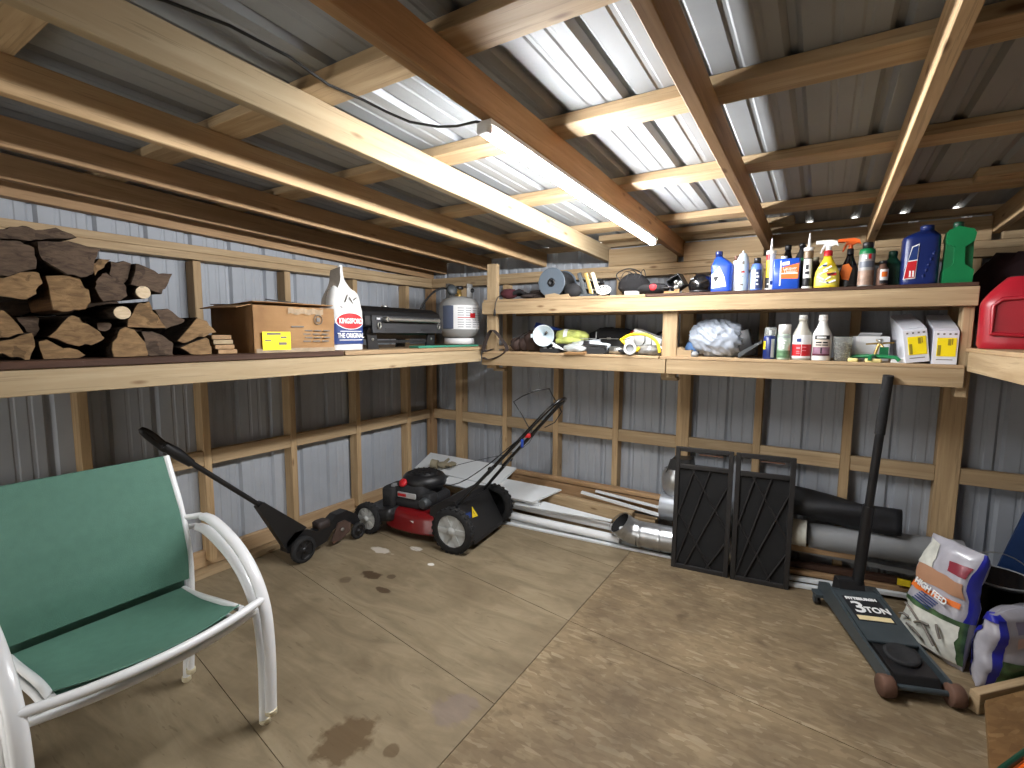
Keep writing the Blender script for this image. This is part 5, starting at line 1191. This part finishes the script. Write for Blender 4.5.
MB().lathe([(.031, -.11), (.031, .096), (.016, .096), (.016, -.11), (.031, -.11)], 6, caps=False).build('hub', M_['black'], t)
t = T('cable_coil', 'loose black cable coil lying right behind the spool', 'cable', (1.735, -.20, ZT))
m = MB()
for k in range(7): m.torus((.004 * k, 0, .014 + .020 * k), .095 - .004 * k, .010, 26, 6, Rz(25 * k), 1.0, .75)
m.build('coil', M_['rubber'], t)
o = MB().prism([(-.09, 0), (.09, 0), (.08, .022), (.02, .016), (-.02, .028), (-.09, .02)], -.025, .025, Rx(90)).build('wood_offcut', M_['pine'], None, Tm(1.575, -.475, ZT) @ Rz(5)); tag(o, 'curved wood offcut under the spool at the shelf edge', 'wood scrap')
t = T('work_glove', 'dark red and black work gloves heaped by the left post', 'gloves', (1.16, -.36, ZT + .008), 10)
M_['maroon'] = pm('maroon_fabric', (70, 26, 34), .9, bmp=.4)
MB().ball((-.05, -.02, .04), (.07, .05, .038), 16, 10, fn=lambda p: 1 + .15 * noise.noise(p * 3), zf=.001).build('palm', M_['maroon'], t)
for k in range(4): MB().tube([(-.0, -.05 + .025 * k, .04), (.05, -.055 + .03 * k, .055 - .006 * k), (.09, -.055 + .033 * k, .035)], [.016, .015, .012], 8).build('finger', M_['fabric_black'], t)
MB().tube([(-.03, .03, .05), (.0, .06, .07), (.03, .07, .06)], [.016, .014, .012], 8).build('thumb', M_['maroon'], t)
m = MB()
for k in range(9): m.torus((.13 + .022 * k, -.02 + .01 * (k % 3), .02), .055 - .003 * (k % 4), .011, 16, 6, Tm(.0, 0, .010 * (k % 4)) @ Rx(5 * (k % 3)))
o = m.build('strap_coil', M_['strap'], None, Tm(1.15, -.36, ZT + .004) @ Rz(5)); tag(o, 'dark coiled webbing between the gloves and the spool', 'webbing')
o = MB().tube(smooth_path([(1.09, -.45, ZT + .03), (1.085, -.50, ZT + .02), (1.075, -.515, ZT - .03), (1.07, -.515, ZT - .085)], 3), .0035, 6).lathe([(.003, 0), (.010, .01), (.006, .05), (.003, .055)], 8, Tm(1.07, -.515, ZT - .125)).build('hanging_cord', M_['black']); tag(o, 'thin black cord with tassel hanging over the top shelf edge', 'cord')

# ---------------- lower shelf
def belt(pts, w, label, y0):
    o = MB().ribbon(smooth_path(pts, 3), w, .004, (0, 1, 0), closed=False).build('tool_belt', M_['strap']); return tag(o, label, 'belt')
belt([(1.04, -.50, 1.40), (.975, -.525, 1.37), (.98, -.53, 1.42), (1.03, -.52, 1.535), (1.06, -.52, 1.545), (1.10, -.50, 1.50), (1.18, -.49, 1.40), (1.13, -.515, 1.352), (1.02, -.525, 1.315), (.97, -.525, 1.335)], .045, 'dark webbing belt looped over the left end of the lower shelf', 0)
t = T('tool_pouch', 'dark brown leather tool pouch at the left of the lower shelf', 'pouch', (1.30, -.36, ZB), 6)
MB().ball((.03, 0, .075), (.10, .08, .085), 20, 12, fn=lambda p: 1 + .14 * noise.noise(p * 2.3), zf=.001).build('pouch_body', M_['brown_bag'], t)
for x in (-.11, -.05): MB().ball((x, -.02, .05), (.05, .05, .055), 14, 8, fn=lambda p: 1 + .2 * noise.noise(p * 3 + V((x, 0, 0))), zf=.001).build('side_pocket', M_['brown_bag'], t)
MB().ribbon(smooth_path([(-.15, -.06, .04), (-.06, -.07, .12), (.04, -.06, .165), (.10, -.04, .15), (.12, -.03, .06)], 3), .03, .004, (0, 1, .2)).build('belt_strap', M_['strap'], t)
o = MB().prism([(0, 0), (.26, -.05), (.26, -.02), (.02, .04)], -.03, .03, Rx(90)).build('blue_tarp', M_['blue'], None, Tm(1.22, -.16, 1.565)); tag(o, 'blue folded tarp edge behind the tool pouch', 'tarp')
o = MB().box((0, 0, .08), (.34, .16, .16)).build('dark_crate', M_['black'], None, Tm(1.36, -.14, ZB)); tag(o, 'dark crate at the back of the lower shelf under the blue tarp', 'crate')
t = T('funnel', 'white plastic funnel facing outwards on the lower shelf', 'funnel', M=Tm(1.452, -.44, ZB + .125) @ Rz(10) @ Rx(98) @ Ry(8))
fm = pm('funnel_white', (206, 220, 226), .4, var=.04)
MB().lathe([(.076, .05), (.078, .052), (.074, .052), (.070, .045), (.060, .04), (.016, -.005), (.010, -.02), (.008, -.075), (.010, -.075), (.013, -.02), (.02, -.008), (.066, .038), (.076, .05)], 30, caps=False).build('cone', fm, t)
MB().lathe([(.001, 0), (.010, .0005), (.001, .001)], 10, Tm(.02, .02, .030) @ Rx(180)).build('spout_hole', M_['ink_grey'], t)
MB().box((-.08, 0, .05), (.022, .026, .004)).build('hang_tab', fm, t)
for k, (x0, z0, x1, z1, lbl) in enumerate(((1.50, 1.455, 1.62, 1.405, 'white plastic scoop handle pointing right of the funnel'), (1.53, 1.43, 1.66, 1.395, 'white flat stick under the scoop handle'))):
    o = MB().tube([(x0, -.43 - .02 * k, z0), (x1, -.46 - .01 * k, z1)], [.014, .007], 8, flat=.5).build('plastic_stick', M_['paper']); tag(o, lbl, 'stick')
t = T('safety_vest', 'rolled bright yellow-green vest with white stripe on the lower shelf', 'vest', (1.60, -.30, ZB + .078), 6)
hv = pm('hi_vis_yellow', (184, 192, 104), .7, var=.35, scale=25, bmp=.4)
MB().box((0, 0, -.045), (.26, .14, .06)).build('folded_base', M_['fabric_black'], t, bev=.012)
MB().tube([(-.115, 0, .03), (-.10, 0, .036), (-.05, 0, .042), (.0, 0, .04), (.05, .0, .036), (.10, .0, .032), (.125, 0, .028)], [.02, .040, .048, .044, .046, .038, .02], 14).tube([(-.10, -.04, .0), (.0, -.05, .01), (.11, -.04, .0)], [.02, .03, .02], 10).build('roll', hv, t)
MB().tube([(-.05, 0, .0415), (-.022, 0, .0415)], [.0495, .0475], 16).build('white_stripe', M_['paper'], t)
def crumple(nx, ny, nz, seed, f=2.2, a=.22): return lambda p: 1 + a * noise.noise(p * f + V((seed, 0, 0))) + a * .5 * noise.noise(p * f * 2.7 + V((seed, 3, 0)))
wb_ = pm('white_film', (204, 210, 216), .3, var=.06, coat=.3)
o = MB().ball((0, 0, .040), (.19, .09, .052), 30, 14, fn=crumple(1, 1, 1, 3), zf=.001).build('plastic_bag', wb_, None, Tm(1.80, -.36, ZB) @ Rz(4)); tag(o, 'flat white plastic bag heaped in the middle of the lower shelf', 'plastic bag')
o = MB().ball((0, 0, .03), (.09, .06, .036), 24, 12, fn=crumple(1, 1, 1, 8), zf=.001).build('plastic_bag', pm('clear_film', (176, 180, 178), .2, var=.15, coat=.5), None, Tm(1.70, -.45, ZB) @ Rz(-8)); tag(o, 'greyish clear plastic bag of bits in front of the white bag', 'plastic bag')
o = MB().prism([(-.08, -.04), (.07, -.035), (.085, .03), (-.05, .045)], 0, .012).build('cardboard_scrap', M_['card'], None, Tm(1.73, -.485, ZB) @ Rx(10) @ Rz(4)); tag(o, 'tan cardboard scrap at the edge of the lower shelf', 'cardboard')
for k, (x, y, w, d, h, a, lbl) in enumerate(((1.86, -.455, .12, .06, .045, 10, 'black hardware tray at the lower shelf edge'), (1.95, -.36, .16, .10, .095, -6, 'open black parts case behind the hardware tray'), (1.52, -.475, .14, .05, .03, 5, 'flat dark tool lying under the funnel'))):
    t = T('parts_tray', lbl, 'tray', (x, y, ZB), a); m = MB()
    m.box((0, 0, .002), (w, d, .004)).box((-w / 2, 0, h / 2), (.004, d, h)).box((w / 2, 0, h / 2), (.004, d, h)).box((0, -d / 2, h / 2), (w, .004, h)).box((0, d / 2, h / 2), (w, .004, h)).build('tray_shell', M_['black'], t)
    for q in range(3): MB().lathe([(.004, 0), (.012, 0), (.012, h * .9), (.004, h * .9), (.004, 0)], 6, Tm(-w * .3 + w * .3 * q, 0, .006), caps=False).build('bolt', M_['steel'], t)
t = T('pipe_fitting', 'white plastic elbow fitting with open end facing out', 'fitting', (2.075, -.45, ZB), 10)
MB().tube(smooth_path([(-.0, .06, .09), (0.0, .02, .085), (.01, -.01, .06), (.02, -.04, .04)], 3), .034, 18, caps=False).build('elbow', M_['white'], t)
MB().lathe([(.026, 0), (.040, 0), (.040, .022), (.026, .022), (.026, 0)], 22, Tm(.022, -.052, .042) @ Rx(90), caps=False).build('collar', M_['white'], t)
MB().lathe([(.001, .0), (.026, .0)], 18, Tm(.022, -.060, .042) @ Rx(90), caps=False).build('pipe_bore', M_['grey_plastic'], t)
t = T('white_box', 'white metal box with black wires tipped behind the yellow hose', 'box', M=Tm(2.165, -.31, ZB + .088) @ Rz(-8) @ Ry(20))
MB().rbox((0, 0, 0), (.21, .10, .10), .008).build('casing', M_['white'], t, bev=.002)
for x in (-.02, .03): MB().tube([(x, -.053, .05), (x + .02, -.055, .0), (x + .01, -.053, -.05)], .003, 6).build('wire', M_['black'], t)
o = MB().tube(smooth_path([(2.03, -.47, ZB + .095), (2.10, -.48, ZB + .135), (2.2, -.47, ZB + .135), (2.27, -.47, ZB + .09), (2.285, -.47, ZB + .02)], 3), .0095, 8).tube(smooth_path([(2.04, -.475, ZB + .09), (2.09, -.485, ZB + .05), (2.14, -.485, ZB + .02), (2.16, -.48, ZB + .05)], 3), .0095, 8).build('yellow_hose', M_['yellow']); tag(o, 'yellow hose curving in front of the white metal box', 'hose')
o = MB().ball((0, 0, .03), (.09, .055, .038), 24, 12, fn=crumple(1, 1, 1, 14), zf=.001).build('plastic_bag', pm('grey_film', (120, 118, 114), .25, var=.35, scale=30, coat=.4), None, Tm(2.20, -.43, ZB)); tag(o, 'small grey bag of hardware under the yellow hose', 'plastic bag')
t = T('cord_coil', 'thick black coil standing behind the white box', 'cord', M=Tm(2.225, -.16, ZB + .085) @ Rx(80))
m = MB()
for k in range(4): m.torus((0, 0, -.02 + .014 * k), .07 - .003 * k, .008, 22, 6)
m.build('coil', M_['rubber'], t)
t = T('dark_bundle', 'dark bundle with red tip behind the white plastic bag', 'bundle', (1.86, -.15, ZB))
MB().ball((0, 0, .09), (.2, .09, .09), 22, 12, fn=crumple(1, 1, 1, 21), zf=.001).build('cloth', M_['fabric_black'], t)
MB().ball((.17, -.06, .13), (.03, .02, .03), 12, 8).build('red_tip', M_['ink_red'], t)

# loose hardware on the heap
def hw(fn, label, cat, mat, M): o = fn(MB()).build(cat.replace(' ', '_'), M_[mat], None, M); tag(o, label, cat); return o
hw(lambda m: m.box((0, 0, .002), (.11, .03, .004)).box((.053, 0, .025), (.004, .03, .05)), 'bent grey angle bracket lying on the white plastic bag', 'angle bracket', 'steel', Tm(1.76, -.37, ZB + .098) @ Rz(24))
hw(lambda m: m.box((0, 0, .002), (.13, .035, .004)).tube([(0, -.018, .004), (0, .018, .004)], .006, 8), 'flat silver hinge at the right of the white plastic bag', 'door hinge', 'steel', Tm(1.93, -.42, ZB + .100) @ Rz(-14))
hw(lambda m: m.tube(smooth_path([(-.08, 0, .012), (-.02, .02, .03), (.05, .0, .02), (.09, .02, .012)], 3), .011, 8), 'short black hose piece in front of the parts case', 'hose piece', 'rubber', Tm(2.0, -.465, ZB))
hw(lambda m: m.lathe([(.001, 0), (.026, 0), (.026, .085), (.022, .09), (.001, .09)], 18, Ry(90), caps=False), 'small silver canister lying on its side by the white fitting', 'metal canister', 'steel', Tm(1.95, -.455, ZB + .027) @ Rz(15))
hw(lambda m: m.rbox((0, 0, .045), (.12, .05, .09), .01), 'light grey box standing behind the white plastic bag', 'plastic box', 'grey_plastic', Tm(1.99, -.22, ZB) @ Rz(-10))
hw(lambda m: m.box((0, 0, .006), (.16, .045, .012)).box((-.06, 0, .02), (.03, .04, .02)), 'black flat tool lying on the heap left of the hinge', 'hand tool', 'black', Tm(1.845, -.455, ZB + .052) @ Rz(6) @ Ry(4))
hw(lambda m: m.ball((0, 0, .03), (.07, .045, .032), 18, 10, fn=crumple(1, 1, 1, 41), zf=.001), 'crumpled white paper beside the wooden centre post', 'crumpled paper', 'paper', Tm(2.245, -.40, ZB))

# right half of the lower shelf
gb = pm('grey_shopping_bag', (160, 168, 180), .45, var=.10, scale=7, coat=.15, trans=.0)
def gbag(p):
    f = 1 - abs(noise.noise(V((p.x * 5 + p.z * 3.5, p.y * 1.5, p.z * 1.2)))) * 2; g = 1 - abs(noise.noise(V((p.x * 9 - p.z * 4, p.y * 2 + 5, p.z * 2)))) * 2
    e = (abs(p.x) ** 3 + abs(p.z) ** 3 + abs(p.y) ** 3) ** (-1 / 3.0)
    return .55 + .42 * e + .16 * (f - .6) + .07 * (g - .6) + .10 * p.x * p.z * -1
t = T('shopping_bag', 'bulging grey plastic shopping bag on the lower shelf', 'bag', (2.60, -.33, ZB))
MB().ball((0, 0, .112), (.165, .11, .118), 72, 44, None, fn=gbag, zf=.001).build('bag_film', gb, t)
o = MB().rbox((0, 0, .075), (.075, .10, .15), .006, Ry(-14)).build('power_adapter', M_['black'], None, Tm(2.775, -.34, ZB + .014)); tag(o, 'black box leaning against the grey shopping bag', 'box')
o = MB().prism([(0, 0), (.12, .09), (.12, .105), (.0, .03)], -.02, .02, Rx(90)).build('dark_lever', M_['dark_grey'], None, Tm(2.735, -.455, ZB)); tag(o, 'dark flat lever lying between the grey bag and the small blue can', 'lever')
o = MB().prism([(-.04, 0), (.045, 0), (.045, .038), (.0, .038), (-.02, .058), (-.04, .05)], -.03, .03, Rx(90)).build('wood_block', M_['pine'], None, Tm(2.432, -.45, ZB)); tag(o, 'small wooden block at the left of the grey shopping bag', 'wood block')
o = MB().lathe([(.01, 0), (.024, 0), (.024, .022), (.018, .024), (.018, .032), (.01, .032), (.01, 0)], 18, caps=False).build('tape_roll', M_['grey_plastic'], None, Tm(2.492, -.46, ZB)); tag(o, 'small grey roll beside the wooden block', 'roll')
o = MB().ball((0, 0, .05), (.05, .06, .05), 18, 10, fn=crumple(1, 1, 1, 5), zf=.001).build('blue_rag', pm('blue_rag', (70, 100, 140), .9, bmp=.3), None, Tm(2.46, -.33, ZB)); tag(o, 'crumpled blue rag tucked left of the grey shopping bag', 'rag')
t = can('spray_can', 'dark blue and yellow lubricant can with clear cap', 'spray can', 2.893, -.45, ZB, [(.032, 0), (.033, .003), (.033, .118), (.022, .132), (.016, .133)], M_['navy'], [band(.0335, .055, .10, 'yellow', a0=-165, a1=-125), band(.0335, .01, .112, 'silver_print', a0=-75, a1=-45), ('clear_cap', [(.030, .128), (.030, .172), (.026, .176), (.001, .176)], M_['clear'], 0, 360), ('valve', [(.006, .133), (.006, .160), (.001, .16)], M_['white'], 0, 360)], gB)
t = can('spray_can', 'green and white spray can with white cap', 'spray can', 2.962, -.45, ZB, [(.032, 0), (.033, .003), (.033, .135), (.028, .142)], pm('pale_green_can', (170, 190, 170), .35, var=.35, scale=28), [('cap', capp(.031, .138, .192), M_['white'], 0, 360), band(.0335, .118, .132, pm('grey_text_band', (150, 158, 156), .4), a0=-150, a1=-30), band(.0335, .01, .05, pm('moss_label', (92, 128, 92), .45, var=.5, scale=40), a0=-170, a1=-10)], gB)
lines(t, .034, [(.10, .008, .1, .9), (.085, .01, .25, .75), (.06, .02, .35, .65)], 'ink_white')
def qbottle(x, label, body, bands, cap):
    return can('bottle', label, 'bottle', x, -.445, ZB, [(.043, 0), (.045, .005), (.045, .135), (.040, .150), (.026, .178), (.019, .200), (.018, .212), (.022, .214), (.022, .222)], body, bands + [('cap', capp(.020, .222, .242), cap, 0, 360)], gB)
t = qbottle(3.047, 'cloudy white bottle with red label, lower shelf', pm('cloudy_plastic', (176, 172, 160), .4), [band(.0455, .022, .085, 'ink_red', a0=-170, a1=-10), band(.0456, .085, .135, 'paper', a0=-170, a1=-10), band(.0457, .012, .022, 'paper', a0=-170, a1=-10)], M_['white'])
lines(t, .0464, [(.098, .018, .0, .45)], 'ink_blue'); lines(t, .0464, [(.06, .01, .0, .4), (.045, .004, .0, .35), (.035, .004, .0, .4), (.068, .004, .6, 1), (.05, .004, .6, 1)], pm('pink_ink', (228, 140, 150), .5)); lines(t, .0466, [(.022, .063, .50, .54)], 'ink_white')
t = qbottle(3.139, 'white bottle with black and maroon label, lower shelf', M_['white'], [band(.0455, .112, .134, 'ink', a0=-135, a1=-40), band(.0456, .028, .112, pm('beige_label', (212, 200, 186), .45), a0=-150, a1=-35), band(.0458, .03, .072, pm('mauve_label', (140, 104, 124), .45, var=.3, scale=40), a0=-150, a1=-35), band(.0460, .026, .036, pm('maroon_band', (84, 24, 40), .45), a0=-150, a1=-35)], M_['white'])
lines(t, .0462, [(.092, .008, -.1, .5), (.080, .006, -.1, .5), (.092, .008, .6, 1.1), (.080, .006, .55, 1.15)], 'ink'); lines(t, .0464, [(.118, .009, .0, .9)], 'ink_white'); lines(t, .0464, [(.038, .03, .42, .56)], 'ink')
t = T('screw_cup', 'clear plastic cup full of screws on the lower shelf', 'cup', (3.232, -.44, ZB))
MB().lathe([(.001, .002), (.036, .002), (.046, .125), (.048, .127), (.044, .127), (.034, .006), (.001, .006)], 24, caps=False).build('cup', M_['clear'], t)
m = MB(); rr = random.Random(3)
for k in range(60):
    a = rr.uniform(0, 2 * PI); z = rr.uniform(.012, .095); r = math.sqrt(rr.uniform(.05, 1)) * (.030 + .06 * z); d = V((rr.uniform(-1, 1), rr.uniform(-1, 1), rr.uniform(-.7, .7))).normalized() * .009
    p = V((r * math.cos(a), r * math.sin(a), z)); m.tube([p - d, p + d], .0028, 5); m.ball(tuple(p + d), (.0045, .0045, .0035), 6, 4)
o = m.build('screws', M_['steel'], t); o['kind'] = 'stuff'
t = T('lawn_sprinkler', 'green sprinkler base with brass spinner on the lower shelf', 'sprinkler', (3.37, -.44, ZB), -6)
for a in (-8, 172, 82, 262): MB().tube([(0, 0, .03), (.09 * math.cos(math.radians(a)), .055 * math.sin(math.radians(a)), .026), (.105 * math.cos(math.radians(a)), .065 * math.sin(math.radians(a)), .010)], [.011, .009, .010], 8).build('base_leg', M_['green'], t)
for x in (-.085, -.0): MB().rbox((x, -.045, .009), (.045 if x < -.05 else .07, .03, .018), .007).build('yellow_foot', pm('pale_yellow', (226, 210, 140), .5), t)
MB().tube([(0, 0, .03), (.012, 0, .075), (.022, 0, .10)], .007, 8).build('riser', M_['brass'], t)
for a in (15, 195, 105, 285): MB().tube([(.02, 0, .095), (.02 + .06 * math.cos(math.radians(a)), .02 * math.sin(math.radians(a)), .095 + .018 * math.sin(math.radians(a)))], [.006, .004], 7).build('spinner_arm', M_['brass'], t)
MB().lathe([(.010, 0), (.014, .01), (.010, .022), (.001, .024)], 10, Tm(.022, 0, .095)).build('spinner_head', M_['steel'], t)
t = T('torn_carton', 'torn white carton behind the green sprinkler', 'carton', (3.36, -.31, ZB), 12)
MB().rbox((0, 0, .065), (.15, .08, .13), .006).build('carton', M_['paper'], t, bev=.002)
MB().box((.0, -.03, .135), (.10, .06, .003), Rx(-25)).build('torn_flap', M_['paper'], t); MB().box((.05, -.041, .05), (.04, .002, .05)).build('green_print', M_['green'], t)
o = MB().box((0, 0, .012), (.07, .03, .024)).build('white_clip', M_['paper'], None, Tm(3.475, -.44, ZB)); tag(o, 'small white clip left of the two white cartons', 'clip')
def carton(x, y, label, tilt, rz):
    t = T('white_carton', label, 'carton', M=Tm(x, y, ZB + abs(math.sin(math.radians(tilt))) * .046) @ Rz(rz) @ Ry(tilt), group='white cartons with yellow labels')
    W, Dp, H = .092, .28, .158
    MB().prism([(0, 0), (Dp, 0), (Dp, H + .085), (.015, H + .006), (0, H)], -W / 2, W / 2, Matrix(((0, 0, 1, 0), (1, 0, 0, 0), (0, 1, 0, 0), (0, 0, 0, 1)))).build('carton', M_['box_white'], t, bev=.0015)
    MB().box((0, .075, H + .0265), (W * .98, .12, .003), Tm(0, .075, H + .0265) @ Rx(16.6) @ Tm(0, -.075, -H - .0265)).build('lid_flap', M_['box_white'], t)
    y_ = MB().box((.004, -.0012, .082), (.070, .002, .088)).build('yellow_label', M_['yellow_label'], t)
    for c_, d_ in (((-.022, -.0026, .066), (.012, .001, .050)), ((.014, -.0026, .105), (.012, .001, .03)), ((.024, -.0026, .108), (.004, .001, .028))): MB().box(c_, d_).build('label_print', pm('olive_ink', (150, 134, 30), .6), y_)
    for c_, d_ in (((0, -.0006, .022), (.06, .001, .004)), ((-.03, -.0006, .144), (.008, .001, .008)), ((-.008, -.0006, .144), (.008, .001, .008)), ((.014, -.0006, .144), (.008, .001, .008)), ((.034, -.0006, .144), (.010, .001, .008))): MB().box(c_, d_).build('print', M_['ink_grey'], t)
    return t
carton(3.541, -.475, 'left white carton with yellow label, leaning over', -8, 4)
carton(3.638, -.478, 'right white carton with yellow label, standing straight by the post', 0, 0)

# ---------------- right shelf: red fuel can and dark bundle
t = T('fuel_can', 'big red plastic fuel can on the right shelf', 'fuel can', (3.925, -.55, 1.465), -14)
R_ = []
def canr(z):
    k = z / .31; w, d = .19, .125
    if k > .62: s = (k - .62) / .38; w *= 1 - .42 * s ** 1.4; d *= 1 - .35 * s ** 1.6
    if k < .05: w *= .96; d *= .95
    return [(w * abs(math.cos(a)) ** .5 * (1 if math.cos(a) > 0 else -1), d * abs(math.sin(a)) ** .5 * (1 if math.sin(a) > 0 else -1), z) for a in [2 * PI * i / 36 for i in range(36)]]
MB().rings([canr(.31 * i / 20) for i in range(21)]).build('tank', M_['red'], t)
gm = pm('red_recess', (146, 16, 30), .4)
MB().prism([(-.135, .07), (.06, .055), (.09, .08), (.09, .20), (.05, .215), (-.11, .205), (-.135, .18)], .1195, .1275, Rx(90)).build('side_recess', gm, t, bev=.006)
MB().tube([(x, -.130, z) for x, z in ((-.14, .065), (.06, .05), (.095, .075), (.095, .205), (.05, .222), (-.115, .212), (-.14, .185))], .010, 8, closed=True).build('recess_lip', M_['red'], t)
MB().tube(smooth_path([(-.05, 0, .30), (-.03, 0, .345), (.07, 0, .345), (.10, 0, .29)], 3), .018, 10).build('handle', M_['red'], t)
MB().lathe(capp(.03, .30, .33), 18, Tm(-.075, .03, -.01), caps=False).build('cap', M_['black'], t)
o = MB().ball((0, 0, .24), (.30, .15, .25), 26, 14, fn=crumple(1, 1, 1, 31), zf=.001).build('dark_cushion', pm('maroon_black_cloth', (44, 22, 26), .9, bmp=.3), None, Tm(4.06, -.18, 1.465)); tag(o, 'dark maroon cloth bundle behind the red fuel can', 'bundle')
